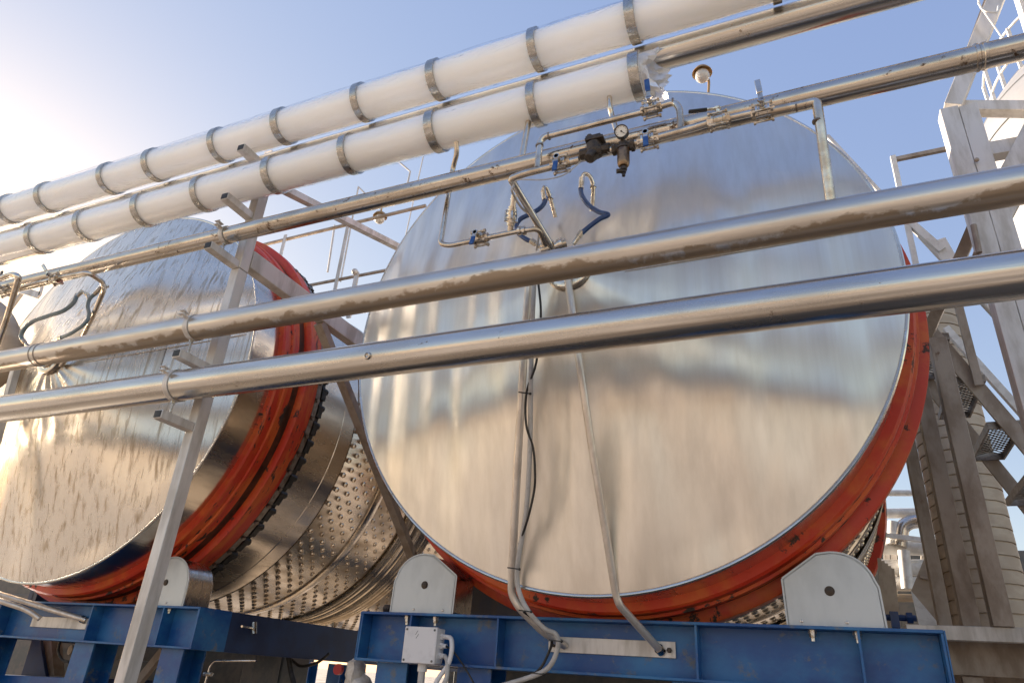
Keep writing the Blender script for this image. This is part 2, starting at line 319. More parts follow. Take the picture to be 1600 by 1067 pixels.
    for (qx,qy,qx2,qy2) in ((860,438,598,500),(930,432,1392,352)):
        sm=MB(); pts=[]
        for i in range(9):
            f=.1+.86*i/8; p=P(qx+(qx2-qx)*f,qy+(qy2-qy)*f,3.2); a=math.atan2(p.z-CZ,p.x-CX)
            for it in range(6):      # slide the point along its line of sight onto the cone
                rr=math.hypot(p.x-CX,p.z-CZ); p=P(qx+(qx2-qx)*f,qy+(qy2-qy)*f,2.985+.415*(max(rr-.1,0)/1.506)**.92)
            pts.append(p+V((0,.0005,0)))
        sm.tube(pts,.0035,6); part('weld_seam',sm,M['pipe'],t)
    hb=MB(); hb.lathe([(2.99,.13),(2.955,.13),(2.95,.122),(2.95,.085),(2.935,.08),(2.935,.05),(2.9,.05),(2.9,.0)],o,n=40); part('hub_flange',hb,M['chrome'],t)
    return t
tank=make_tank()
LDX,LDY,LDZ=-4.294,.07,.02
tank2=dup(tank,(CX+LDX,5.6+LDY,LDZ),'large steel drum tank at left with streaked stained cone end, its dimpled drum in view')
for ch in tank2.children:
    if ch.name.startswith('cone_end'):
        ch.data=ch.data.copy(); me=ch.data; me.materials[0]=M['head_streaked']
        for v in me.vertices:      # soft folds gathered under the hub of this older sheet
            x,z=v.co.x,v.co.z-CZ; r=math.hypot(x,z)
            if r>.12:
                a=math.atan2(x,-z); k=math.exp(-(a/.9)**2)*math.exp(-((r-.25)/.28)**2)
                v.co.y+=.012*k*math.sin(a*13+.6)+.006*k*math.sin(a*23)

# frames carrying the tanks
FY=3.62; FT=.308+EYE; FB=.047+EYE; FX0,FX1=-2.535,.412
def make_frame():
    t=thing('tank_frame','blue steel beam frame under the nearer tank, white junction box on its front','steel frame',(CX,5.6,0),'blue frames under the tanks')
    f=MB(); f.bb(FX0,FX1,FY,FY+.3,FT-.014,FT); f.bb(FX0,FX1,FY,FY+.3,FB,FB+.014); f.bb(FX0+.012,FX1-.012,FY+.1,FY+.112,FB+.0141,FT-.0141)
    part('front_beam',f,M['blue'],t,bev=.002)
    for x in (FX0+.006,-2.2,-1.66,-.62,.085,FX1-.006):
        s=MB(); s.bb(x-.005,x+.005,FY+.004,FY+.099,FB+.0142,FT-.0142); part('stiffener',s,M['blue'],t)
    for x in (FX0-.007,FX1+.001):
        s=MB(); s.bb(x,x+.006,FY+.002,FY+.298,FB+.002,FT-.002); part('end_plate',s,M['blue'],t)
    for x in (FX0+.02,FX1-.14):
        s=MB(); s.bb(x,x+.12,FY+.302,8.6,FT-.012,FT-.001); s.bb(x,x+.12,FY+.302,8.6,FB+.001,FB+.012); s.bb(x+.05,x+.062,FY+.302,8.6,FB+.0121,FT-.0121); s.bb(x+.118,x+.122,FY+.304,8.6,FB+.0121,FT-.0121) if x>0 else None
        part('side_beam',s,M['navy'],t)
    for x in (FX0+.12,-1.9,-.75,FX1-.3):
        for y in (FY+.05,8.2):
            l=MB(); l.bb(x,x+.2,y,y+.014,0,FB-.001); l.bb(x,x+.2,y+.186,y+.2,0,FB-.001); l.bb(x+.095,x+.105,y+.0141,y+.1859,0,FB-.001); part('leg',l,M['blue'],t)
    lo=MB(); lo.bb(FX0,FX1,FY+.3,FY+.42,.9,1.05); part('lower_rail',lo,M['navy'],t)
    return t
frame=make_frame()
frame2=dup(frame,(CX+LDX,5.6+LDY,0),'blue steel beam frame under the left tank, its open end beside the slanted post')

# roller covers
def make_cover(cx):
    "chamfer towards +X: the left one of a pair"
    t=thing('roller_cover','pale grey roller cover between the two tanks, left foot of the nearer tank','roller cover',(cx,FY+.06,FT),'roller covers standing on the blue beams')
    pts=[(-.205,0),(-.2,.17)]+[(-.02-.17*math.cos(R(q)),.17+.155*math.sin(R(q))) for q in range(12,96,8)]+[(.045,.318),(.205,.205),(.2,0)]
    p=MB(); p.prism(pts,(cx,FY+.045,FT+.002),(1,0,0),(0,0,1),(0,1,0),.006)
    part('front_plate',p,M['cover'],t,bev=.002)
    h=MB(); inner=[(a*.985,z*.985) for a,z in pts]; h.prism(inner,(cx,FY+.052,FT+.0025),(1,0,0),(0,0,1),(0,1,0),.24); part('hood',h,M['hood'],t,bev=.012)
    e=MB()
    for k in range(len(pts)-1):
        a,b=pts[k],pts[k+1]; e.bar((cx+a[0],FY+.048,FT+.002+a[1]),(cx+b[0],FY+.048,FT+.002+b[1]),.012,.006,(0,1,0))
    part('folded_edge',e,M['cover'],t)
    a=MB(); a.lathe([(0,.022),(.0,.0155),(.004,.0155),(.006,0)],(cx+.005,FY+.0445,FT+.155),(0,-1,0),24); a.v=[v-V((0,.001,0)) for v in a.v]; part('axle_bore',a,M['darkgap'],t)
    for x in (-.05,.14):
        b=MB(); b.lathe([(0,.008),(.004,.007),(.006,0)],(cx+x,FY+.0448,FT+.022),(0,-1,0),10); part('rivet',b,M['bolt'],t)
    for x in (-.085,.1):
        b=MB(); b.tube([(cx+x,FY+.05,FT-.0145),(cx+x,FY+.05,FT-.03)],.019,6); b.tube([(cx+x,FY+.05,FT-.03),(cx+x,FY+.05,FT-.045)],.015,6); b.cyl((cx+x,FY+.05,FT-.045),(cx+x,FY+.05,FT-.062),.009,8); part('clamp_bolt',b,M['bolt'],t)
    return t
cov=make_cover(CX-1.078)
dup(cov,(CX+1.083,FY+.06,FT),'pale grey roller cover with rust-edged bore, right foot of the nearer tank',flip=True)
dup(cov,(CX+LDX+1.083,FY+.06+LDY,FT),'shiny steel roller cover with curved hood just right of the slanted post',flip=True)
# ---------------------------------------------------------------- pipe rack
RY=2.6
def xpipe(y,z,r,x0,x1,n=40,seg=60,wob=0,seed=0):
    rg=random.Random(seed); N=max(2,int((x1-x0)*seg/10)); ph=[rg.uniform(0,6.28) for _ in range(4)]
    pts=[];rs=[]
    for i in range(N+1):
        x=x0+(x1-x0)*i/N; pts.append((x,y,z)); rs.append(r*(1+wob*(math.sin(x*5.1+ph[0])+math.sin(x*11.3+ph[1])+.7*math.sin(x*23+ph[2]))))
    return MB().tube(pts,rs,n)
def clamp(t,x,y,z,r,rod,nm='pipe_clamp'):
    c=MB(); c.lathe([(-.017,r+.001),(-.017,r+.006),(.017,r+.006),(.017,r+.001)],(x,y,z),(1,0,0),32)
    for s in (.012,-.012): c.bar((x,y-r-.003,z+r*.55+s),(x,y-r-.05,z+r*.62+s),.034,.004)
    c.cyl((x,y-r-.03,z+r*.6-.03),(x,y-r-.03,z+r*.6+.03),.006,8)
    p=part(nm,c,M['galv'],t)
    if rod:
        q=MB(); q.cyl((x,y,z-r-.002),(x,y,z-r-rod),.007,8); q.tube([(x,y,z-r-.004),(x,y,z-r-.02)],.013,6); part('threaded_rod',q,M['bolt'],p)
ZA,ZB,ZC,ZD,ZE,ZF=[k+EYE for k in (.539*RY,.6835*RY,.939*RY,1.097*RY,1.261*RY,1.138*2.78)]
PX0,PX1=-10,4.5; XP=-3.285
def steel_pipe(label,z,r,y,m,x1=PX1,seams=()):
    t=thing('steel_pipe',label,'pipe',(-3,y,z-r),'bare steel pipes crossing in front of the tanks')
    part('pipe_run',xpipe(y,z,r,PX0,x1),M[m],t)
    for x in seams:
        s=MB(); s.lathe([(-.006,r),(-.003,r+.003),(.003,r+.003),(.006,r)],(x,y,z),(1,0,0),40); part('weld_seam',s,M['chain'],t)
    return t
pA=steel_pipe('lowest of the steel pipes, wide and shiny, held by a strap at the slanted post',ZA,.0895,RY,'pipe')
q=MB(); c=P(575,556,RY-.085); q.lathe([(0,.02),(.012,.018),(.014,.012),(.006,.009),(.004,0)],c,(0,-1,-.15),20); part('weld_boss',q,M['pipe'],pA)
clamp(pA,XP-.035,RY,ZA,.0895,.14)
pB=steel_pipe('second lowest steel pipe, dull grey with a brown stained underside',ZB,.0755,RY,'pipe_dull',seams=(-4.75,-4.7))
clamp(pB,XP-.035,RY,ZB,.0755,.14)
pC=steel_pipe('slimmest long steel pipe, grimy and speckled, running behind the valves and lever handles',ZC,.0535,RY,'pipe_old')
clamp(pC,XP,RY,ZC,.0535,.1)
s=MB(); s.lathe([(-.022,.0535),(-.02,.0575),(-.008,.0585),(-.004,.0545),(.004,.0545),(.008,.0585),(.02,.0575),(.022,.0535)],(P(1533,95,RY).x,RY,ZC),(1,0,0),32); part('pipe_coupling',s,M['pipe_old'],pC)
pF=steel_pipe('bare steel pipe passing high between the two white wrapped pipes',ZF,.081,2.78,'pipe')
def lagged(label,z,r,x1,bands,seed,z_rise=0):
    t=thing('insulated_pipe',label,'pipe',(-3,RY,z-r),'white wrapped insulated pipes at the top')
    part('lagging',xpipe(RY,z,r,PX0,x1,48,300,.006,seed),M['film'],t)
    part('film_skin',xpipe(RY,z+.004,r+.009,PX0,x1,48,300,.01,seed+20),M['skin'],t)
    for k,x in enumerate(bands):
        b=MB(); hw=.024+.004*math.sin(k*3.1); sh=.012*math.sin(k*5.7)
        b.lathe([(-hw,r*.99),(-hw,r+.0145),(hw,r+.0145),(hw,r*.99)],(x,RY,z+.004),V((1,sh,sh*.6)),48); part('foil_band',b,M['foil'],t)
    return t
bD=[-8.2,-7.6,-7.0,-6.4,-5.86,-5.317,-4.77,-4.168,-3.605,-2.992,-2.398,-1.791,-1.163,-.6]
bE=[-8.3,-7.7,-7.1,-6.5,-5.933,-5.446,-4.722,-4.242,-3.598,-3.034,-2.392,-1.84,-1.184,-.618,.11,.7,1.3]
pD=lagged('lower white wrapped pipe, ending in ragged loose film above the valves',ZD,.113,-.57,bD,3)
pE=lagged('upper white wrapped pipe, highest of all, crossing the top of the picture',ZE,.111,PX1,bE,5)
rg=random.Random(11); e=MB(); N=40; x0=-.572
b0=len(e.v); rows=5
for i in range(rows):
    for k in range(N):
        a=2*PI*k/N; rr=.114*(1-.12*i/rows)+rg.uniform(-.004,.004)*i; ext=.02*i*(1+.5*math.sin(3*a)+rg.uniform(-.25,.25)); z=ZD+math.sin(a)*rr
        if math.sin(a)<-.4 and i>2: z-=.035*(i-2)*(1+rg.uniform(-.5,.5))
        e.v.append(V((x0+ext,RY+math.cos(a)*rr,z)))
for i in range(rows-1):
    for k in range(N): e.f.append((b0+i*N+k,b0+i*N+(k+1)%N,b0+(i+1)*N+(k+1)%N,b0+(i+1)*N+k))
part('loose_film',e,M['loosefilm'],pD)

# the rack post with its arms
post=thing('pipe_rack_post','tall pale square steel post with five short arms holding the pipes','post',(XP,2.77,0))
q=MB(); q.bb(-3.318,-3.25,2.73,2.81,0,2.27+EYE); part('lower_post',q,M['galv'],post,bev=.004)
q=MB(); q.bb(-3.318,-3.25,2.73,2.81,2.275+EYE,3.25+EYE); part('upper_post',q,M['galv'],post,bev=.004)
for z,y0 in ((1.165,2.5),(1.535,2.5),(2.27,2.49),(2.655,2.50),(3.07,2.51)):
    a=MB(); z+=EYE; a.bb(-3.315,-3.255,y0,2.729,z,z+.05); ar=part('support_arm',a,M['galv'],post,bev=.003)
    c=MB(); c.bb(-3.309,-3.261,y0-.004,y0-.0002,z+.006,z+.044); part('arm_end',c,M['black'],ar)
bm_=MB(); bm_.bb(-3.325,-3.245,2.812,5.9,2.32+EYE,2.45+EYE); single('depth_beam',bm_,M['galv'],'wide pale flat beam running back from the slanted post past the red ring','beam',bev=.004)
st=MB(); st.bar(E(-3.285,3.6,2.31),E(-3.285,5.9,.42),.06,.07,(1,0,0)); single('diagonal_strut',st,M['galvd'],'thin dark diagonal strut between the two tanks','strut')
st=MB(); st.bar(E(-3.29,2.75,3.02),E(-3.29,6.2,4.05),.05,.06,(1,0,0)); single('diagonal_strut',st,M['galv'],'pale flat strut slanting up behind the pipes against the open sky','strut')

# handrail over the walkway between the tanks
hr=thing('handrail','two thin grey walkway rails on upright bars against the sky between the tanks','railing',E(-4.3,5,2.2))
q=MB(); q.cyl(E(-6.6,5,4.40),E(-3.46,5,4.455),.02,10); part('top_rail',q,M['galvd'],hr)
q=MB(); q.cyl(E(-6.6,5,3.70),E(-3.6,5,3.722),.018,10); part('mid_rail',q,M['galvd'],hr)
for x in (-6.2,-5.32,-4.43):
    q=MB(); q.bb(x-.02,x+.02,4.97,4.982,2.2+EYE,4.47+EYE); part('upright_bar',q,M['galv'],hr)
q=MB(); q.bb(-4.2,-4.15,4.96,4.98,3.2+EYE,3.74+EYE); q.ball(E(-4.19,4.95,3.74),.035); part('rail_joint',q,M['galv'],hr)
for a,b in (((559,292),(530,395)),((635,268),(628,360))):
    pass
wr=MB(); wr.cyl(P(668,215,6),P(628,395,6),.008,6); single('stay_wire',wr,M['galv'],'thin stay wire at the left edge of the nearer tank, right of the rails','wire')
wr=MB(); wr.cyl(P(560,292,5.2),P(532,440,5.2),.01,6); wr.cyl(P(560,292,5.2),P(573,305,5.2),.01,6); single('stay_wire',wr,M['galv'],'thin upright rod crossing both handrails between the tanks','wire')
def lamp(label,px,py,Y,s=1.0):
    t=thing('bulkhead_lamp',label,'lamp',P(px+8,py+30,Y),'small glass lamps above the tanks'); c=P(px,py,Y)
    h=MB(); h.lathe([(.07*s,.0),(.068*s,.03*s),(.04*s,.075*s),(.0,.1*s),(-.012*s,.102*s),(.0,.094*s),(.06*s,.02*s)],c,(0,0,1),24); h.cyl(c+V((0,0,.068*s)),c+V((0,0,.09*s)),.012*s,8); part('lamp_shade',h,M['ochre'],t)
    b=MB(); b.ball(c-V((0,0,.045*s)),.075*s,14,(1,1,1.05)); part('glass_globe',b,M['glass'],t)
    b=MB(); b.tube(spline([c+V((0,.02,.05*s)),c+V((.05*s,.09*s,-.02)),P(px+10,py+36,Y),P(px+14,py+62,Y)] if s<.75 else [c+V((0,0,.09*s)),P(px+3,py-14,Y),P(px+9,py-16,Y),P(px+14,py-27,Y),P(px+12,py-34,Y)]),.013*s,8); part('lamp_stem',b,M['ochre'],t)
lamp('small ochre capped glass lamp on a stem above the top of the nearer tank',1097,114,3.9,.72)
lamp('tiny lamp with a curved bracket hanging by the handrail between the tanks',594,338,5.2,.8)

# ---------------------------------------------------------------- valves, bypass, gauge
vm=thing('valve_manifold','steel bypass pipework with blue lever valves, dark regulator and round gauge before the nearer tank','valves',P(1000,215,2.47))
MY=2.47
q=MB(); q.tube(fillet([P(866,392,2.86),P(803,288,2.50),P(798,280,MY),P(818,272,MY),P(905,250,MY)],.035,6),.0185,14); part('inlet_pipe',q,M['fitpipe'],vm)
q=MB(); q.tube([P(950,236,MY),P(1085,199.5,MY),P(1115,190,MY)],.0185,14); q.tube([P(1115,190,MY),P(1180,176,MY)],.0165,14); q.tube(fillet([P(1200,176,MY),P(1258,164,MY),P(1276,159,MY),P(1280,185,MY),P(1299,322,2.57)],.04,6),.021,14); part('main_pipe',q,M['fitpipe'],vm)
q=MB(); q.tube(fillet([P(840,263,MY),P(844,222,MY),P(851,214,MY),P(1005,175,MY),P(1053,160,MY),P(1062,170,MY),P(1064,202,MY)],.035,6),.0165,14); part('bypass_pipe',q,M['fitpipe'],vm)
for x,y in ((843,228),(858,213),(1052,160),(1258,164),(1244,168),(1277,190)):
    c=P(x,y,MY); b=MB(); d=V((1,0,0)) if x not in (843,1277) else V((0,0,1)); b.tube([c-d*.004,c+d*.004],.0205,16); part('weld_ring',b,M['chain'],vm)
def valve(parent,c,axis,lever,ls=1,mat_='lever',stem=None):
    "three-piece ball valve: body, four long bolts, stem and lever"
    ax=V(axis).normalized(); lv=V(lever).normalized(); st=V(stem) if stem else V((0,-1,0)); st=(st-ax*st.dot(ax)).normalized(); sd_=ax.cross(st)
    b=MB(); b.tube([c-ax*.05,c-ax*.03],.024,6); b.tube([c-ax*.03,c-ax*.02],.034,16); b.tube([c-ax*.018,c+ax*.018],.031,16); b.tube([c+ax*.02,c+ax*.03],.034,16); b.tube([c+ax*.03,c+ax*.05],.024,6)
    o=part('ball_valve',b,M['chrome'],parent)
    for i in (-1,1):
        for j in (-1,1):
            p=c+st*.027*i+sd_*.027*j; k=MB(); k.cyl(p-ax*.038,p+ax*.038,.005,8); k.tube([p-ax*.043,p-ax*.033],.01,6); k.tube([p+ax*.033,p+ax*.043],.01,6); part('tie_bolt',k,M['bolt'],o)
    k=MB(); k.cyl(c+st*.02,c+st*.066,.011,10); k.tube([c+st*.056,c+st*.066],.016,6); part('valve_stem',k,M['chrome'],o)
    t0=c+st*.06; k=MB(); k.bar(t0-lv*.015,t0+lv*.045*ls,.02,.004,st); part('lever_arm',k,M['chrome'],o)
    k=MB(); k.bar(t0+lv*.04*ls,t0+lv*.115*ls,.025,.011,st); part('lever_grip',k,M[mat_],o,bev=.004)
    return o
XA=V((1,0,0))
valve(vm,P(876,257,MY),XA,(-.05,-.1,-1),.8)
valve(vm,P(1013,220,MY),XA,(.03,-.1,-1),.8)
valve(vm,P(1018,171,MY),XA,(-.05,-.05,1),1.0,stem=(0,-1,.3))
valve(vm,P(1192,176,MY),XA,(-.05,.1,1),1.15,'pipe',stem=(0,-.9,.3))
valve(vm,P(1123,189,MY),XA,(-1,-.2,-.02),1.1,'black',stem=(0,-.3,1))
# reducing valve
c=P(930,237,MY-.005); q=MB()
q.ball(c,.044,14,(1.05,.95,.8)); q.tube([c-XA*.075,c-XA*.03],.027,8); q.tube([c+XA*.03,c+XA*.075],.027,8); q.tube([c+V((0,0,.0)),c+V((-.005,-.012,.045))],[.042,.036],12)
q.box(c+V((.005,-.01,.05)),(.09,.07,.016)); q.box(c+V((.0,-.012,.064)),(.075,.06,.014)); q.cyl(c+V((-.02,-.015,.06)),c+V((-.025,-.02,.092)),.014,8); q.tube([c,c+V((-.025,-.02,-.055))],[.036,.026],10); q.tube([c+V((.03,-.03,-.03)),c+V((.035,-.05,-.045))],.014,6)
part('reducing_valve',q,M['iron'],vm,bev=.003)
c=P(974,231,MY-.01); q=MB(); q.tube([c-XA*.05,c+XA*.05],.022,10); q.tube([c-XA*.052,c-XA*.036],.029,6); q.tube([c+XA*.036,c+XA*.052],.029,6); q.tube([c+V((0,0,.03)),c-V((0,0,.005))],.022,14)
q.tube([c-V((0,0,.0)),c-V((0,0,.012))],.031,18); part('filter_head',q,M['iron'],vm)
q=MB(); q.tube([c-V((0,0,.012)),c-V((0,0,.018)),c-V((0,0,.09)),c-V((0,0,.105)),c-V((0,0,.112))],[.027,.029,.029,.026,.02],18); part('filter_bowl',q,M['brass'],vm)
q=MB(); q.tube([c-V((0,0,.112)),c-V((0,0,.15))],.012,8); q.tube([c-V((0,0,.12)),c-V((0,0,.135))],.017,6); q.tube([c-V((0,0,.15)),c-V((0,0,.168))],.008,8); q.cyl(c-V((0,0,.138)),c-V((.03,.012,.142)),.011,8); part('drain_cock',q,M['iron'],vm)
gd=V((.06,-.93,-.32)).normalized(); gc=P(971,206,MY-.05)
q=MB(); q.lathe([(-.026,.0),(-.026,.031),(.004,.033),(.008,.033),(.008,.0285),(.004,.0285)],gc,gd,32); q.cyl(gc-V((0,-.01,.03)),P(973,222,MY-.01),.008,8); ga=part('pressure_gauge',q,M['iron'],vm)
q=MB(); q.lathe([(.0045,.0288),(.005,.0)],gc,gd,32); part('gauge_dial',q,M['dial'],ga)
gx=gd.cross(V((0,0,1))).normalized(); gz=gx.cross(gd)
q=MB(); q.bar(gc+gd*.0062+(gx*.5+gz*.3)*.006,gc+gd*.0062-(gx*.8+gz*.75)*.018,.0022,.001,gd); q.tube([gc+gd*.005,gc+gd*.0072],.004,8)
for k in range(-4,5):
    a=R(k*32); d=gx*math.sin(a)+gz*math.cos(a); q.bar(gc+gd*.0058+d*.021,gc+gd*.0058+d*.026,.0013,.0006,gd)
part('gauge_needle',q,M['iron'],ga)
# thin white sensor line looping below the regulator
q=MB(); q.tube(spline([P(806,300,MY),P(803,288,MY-.03),P(812,281,MY-.05),P(850,281,MY-.05),P(882,273,MY-.05),P(906,254,MY-.03)]),.0035,6); q.tube(spline([P(803,290,MY-.03),P(800,299,MY-.04),P(815,325,2.6),P(838,344,2.7),P(842,365,2.8),P(838,392,2.85)]),.006,8); part('sensor_line',q,M['cable'],vm)
# short drops from the wrapped pipe
for n,pts,r in (('riser_pipe',[P(952,150,RY-.02),P(953,168,RY-.02),P(956,180,RY),P(963,203,RY)],.0135),('riser_pipe',[P(826,190,RY),P(815,250,RY)],.0165)):
    q=MB(); q.tube(fillet(pts,.02),r,12); single(n,q,M['fitpipe'],'short upright steel pipe from wrapped pipe down to slim pipe, '+('just above the gauge' if r<.015 else 'left of the valve bypass'),'pipe',bev=0)
dr=thing('drop_pipe','thin steel pipe dropping from the wrapped pipe then turning level to the tank hub','pipe',P(690,380,2.7))
q=MB(); q.tube(fillet([P(713,222,RY),P(714,240,RY+.03),P(708,262,2.7),P(688,381,2.7),P(702,384,2.7),P(806,362,2.7),P(842,357,2.72),P(856,392,2.86)],.035,6),.0145,14); part('pipe_run',q,M['fitpipe'],dr)
valve(dr,P(750,373,2.7),XA,(-.1,-.2,-1),.75)
q=MB(); q.tube([P(797,362,2.7),P(803,305,2.62)],.016,12); part('branch_pipe',q,M['fitpipe'],dr)
q=MB(); c=P(799,338,2.66); d=(P(803,305,2.62)-P(797,362,2.7)).normalized()
for k in (-.03,-.012,.012,.03): q.tube([c+d*(k-.005),c+d*(k+.005)],.03 if abs(k)<.02 else .026,16)
q.tube([c-d*.05,c+d*.05],.021,10)
for a in range(4): q.cyl(c+V((.03*math.cos(a*PI/2+.5),.03*math.sin(a*PI/2+.5),-.035)),c+V((.03*math.cos(a*PI/2+.5),.03*math.sin(a*PI/2+.5),.035)),.006,8)
part('union_joint',q,M['chrome'],dr)
for px in (812,819):
    c=P(px,360.5,2.7); q=MB(); q.tube([c-XA*.007,c+XA*.007],.024,18); part('clamp_ferrule',q,M['chrome'],dr)
q=MB(); c=P(852,385,2.84); 
for k in (0,1): q.ball(c+V((.02*k,.0,.01*k)),.03,12)
q.tube([P(845,392,2.84),P(885,380,2.86)],.024,12); q.tube([P(872,384,2.85),P(880,381,2.85)],.034,16); part('hub_joint',q,M['chrome'],dr)

def hose(label,fit,hz,end,r=.0135,hm='hose'):
    t=thing('blue_hose',label,'hose',hz[-1],'blue hoses at the tank hubs')
    q=MB(); q.tube(spline(hz,8),r,14); part('hose_body',q,M[hm],t)
    q=MB(); q.tube(spline(fit,6),.0125,12); q.tube([fit[-1]+(fit[-1]-hz[1]).normalized()*.01,hz[0]+(hz[1]-hz[0]).normalized()*.025],.0165,12); q.tube([fit[1]-V((0,0,.006)),fit[1]+V((0,0,.006))],.02,6); part('elbow_fitting',q,M['chrome'],t)
    q=MB(); d=(end-hz[-1]).normalized(); q.tube([hz[-1]-d*.02,hz[-1]+d*.012],.0168,12); q.tube([hz[-1],end],.0125,12); part('end_fitting',q,M['chrome'],t)
hose('blue hose kinked to a sharp point right of the hub of the nearer tank',[P(925,330,3.06),P(927,292,3.0),P(922,276,2.97),P(913,272,2.95),P(909,281,2.94)],[P(907,291,2.94),P(909,305,2.93),P(919,320,2.92),P(935,331,2.91),P(948,334.5,2.9),P(949,337,2.9),P(936,343,2.9),P(920,355,2.9),P(906,367,2.9)],P(896,381,2.9))
hose('blue hose curling behind the valves left of the hub of the nearer tank',[P(868,340,3.05),P(860,310,2.98),P(855,296,2.95),P(850,293,2.93),P(849,301,2.92)],[P(853,309,2.92),P(850,318,2.91),P(842,327,2.9),P(828,335,2.89),P(814,342,2.88),P(807,352,2.88),P(810,364,2.87),P(822,374,2.87),P(834,379,2.87)],P(848,388,2.88))

# drain pipe, conduit and cables down the face
q=thing('drain_pipe','steel drain pipe running from the hub down the tank face to the blue beam','pipe',P(1033,1016,FY+.08))
b=MB(); b.tube(fillet([P(886,428,2.93),P(903.5,554,2.98),P(925,700,3.12),P(962,927,3.4),P(968,945,3.42),P(1033,1017,FY+.085)],.06,8),.019,16); part('pipe_run',b,M['conduit'],q)
b=MB(); b.tube([P(1029,1012.5,FY+.07),P(1034,1018,FY+.09)],.024,16); part('pipe_collar',b,M['chrome'],q)
pl=MB(); a=P(857,1007,FY+.09); z=P(1056,1016,FY+.09); pl.bb(a.x,z.x,FY+.088,FY+.098,z.z-.035,z.z+.04); pt=thing('mounting_strip','flat pale metal strip bolted on the front of the blue beam','strip',((a.x+z.x)/2,FY+.09,z.z-.03))
part('flat_bar',pl,M['galv'],pt,bev=.002)
for x in (a.x+.03,z.x-.03):
    b=MB(); b.tube([(x,FY+.088,z.z),(x,FY+.074,z.z)],.013,6); b.tube([(x,FY+.074,z.z),(x,FY+.068,z.z)],.008,8); part('hex_bolt',b,M['iron'],pt)
q=thing('cable_conduit','tan steel conduit strapped with cables down the left of the tank face','conduit',P(880,1006,FY+.085))
b=MB(); b.tube(fillet([P(829,405,2.88),P(826,450,2.9),P(818,563,2.97),P(810,700,3.1),P(800,890,3.35),P(799,928,3.4),P(812,950,3.42),P(850,988,3.52),P(882,1008,FY+.08)],.05,6),.0205,16); part('conduit_tube',b,M['conduit'],q)
b=MB(); b.tube(spline([P(837,400,2.85),P(834,450,2.87),P(830,563,2.93),P(828,700,3.06),P(822,800,3.2),P(810,872,3.3),P(809,915,3.36),P(824,952,3.38),P(850,981,3.46),P(868,990,3.5),P(872,1008,3.52),P(862,1036,3.54),P(842,1052,3.55),P(790,1069,3.55),P(740,1080,3.5)],6),.0125,12); part('grey_cable',b,M['cable'],q)
b=MB(); b.tube(spline([P(838,425,2.84),P(842,450,2.86),P(845,496,2.88),P(838,566,2.92),P(823,612,2.97),P(822,662,3.0),P(833,700,3.06),P(836,740,3.1),P(834,770,3.15),P(824,812,3.2),P(811,850,3.27)],6),.006,8); part('thin_black_cable',b,M['black'],q)
b=MB(); b.tube(spline([P(818,955,3.4),P(850,978,3.5),P(862,1000,3.58),P(856,1022,3.6),P(842,1046,3.6),P(815,1062,3.58),P(770,1072,3.55)],6),.007,8); part('thin_black_cable',b,M['black'],q)
for (px,py,Y) in ((822,617,2.98),(805,889,3.31),(823,955,3.38),(870,1001,3.5),(842,1052,3.54)):
    b=MB(); c=P(px,py,Y)-V((0,.01,0)); rd=(P(px+12,py+2,Y)-P(px-10,py-1,Y)); rd.normalize(); b.bar(c-rd*.03-V((0,.02,0)),c+rd*.034-V((0,.02,0)),.006,.004,(0,1,0)); b.ball(c+rd*.036-V((0,.02,0)),.007,8); part('cable_tie',b,M['black'],q)

# junction box
jb=thing('junction_box','white plastic junction box with cables hung on the blue beam','box',P(662,1040,FY-.03))
a=P(637,979,FY-.08); z=P(680,1037,FY-.08)
b=MB(); b.bb(a.x,z.x,FY-.075,FY-.002,z.z,a.z); part('box_body',b,M['plastic'],jb,bev=.006)
b=MB(); b.bb(a.x-.003,z.x+.003,FY-.1,FY-.077,z.z-.003,a.z+.003); ld=part('box_lid',b,M['plastic'],jb,bev=.005)
for x in (a.x+.012,z.x-.012):
    for zz in (z.z+.012,a.z-.012):
        b=MB(); b.tube([(x,FY-.1005,zz),(x,FY-.103,zz)],.006,10); part('lid_screw',b,M['box'],ld)
for k in range(2):
    b=MB(); mx=a.x+(z.x-a.x)*(.34+.03*k); mz=z.z+(a.z-z.z)*(.78-.1*k); b.bar((mx,FY-.1004,mz),(mx+.014,FY-.1004,mz+.022),.0022,.001,(0,1,0)); part('pen_mark',b,M['box'],ld)
for k,zz in enumerate((.78,.52,.24)):
    b=MB(); y=FY-.04; h=z.z+(a.z-z.z)*zz; b.tube([(z.x,y,h),(z.x+.015,y,h)],.017,6); b.tube([(z.x+.015,y,h),(z.x+.035,y,h)],.012,10); part('cable_gland',b,M['plastic'],jb)
hx=z.x+.03; y=FY-.04; H=a.z-z.z
b=MB(); b.tube(spline([(hx,y,z.z+H*.78),(hx+.035,y-.01,z.z+H*.72),(hx+.05,y-.02,z.z+H*.4),(hx+.035,y-.02,z.z-.0),(hx-.02,y-.03,z.z-.09),(hx-.06,y-.03,z.z-.25)]),.0125,10); part('grey_cable',b,M['plastic'],jb)
b=MB(); b.tube(spline([(hx,y,z.z+H*.24),(hx+.03,y-.02,z.z+H*.1),(hx+.04,y-.03,z.z-.06),(hx+.02,y-.03,z.z-.12),(hx-.0,y-.03,z.z-.3)]),.0125,10); part('grey_cable',b,M['cable'],jb)
b=MB(); b.tube(spline([(hx,y,z.z+H*.52),(hx+.05,y-.01,z.z+H*.4),(hx+.12,y,z.z+.0),(hx+.25,y,z.z-.15),(hx+.4,y,z.z-.3)]),.005,8); part('thin_black_cable',b,M['black'],jb)
b=MB(); xm=a.x+(z.x-a.x)*.5; b.tube([(xm,y,z.z),(xm,y,z.z-.04)],.026,12); part('conduit_socket',b,M['plastic'],jb)
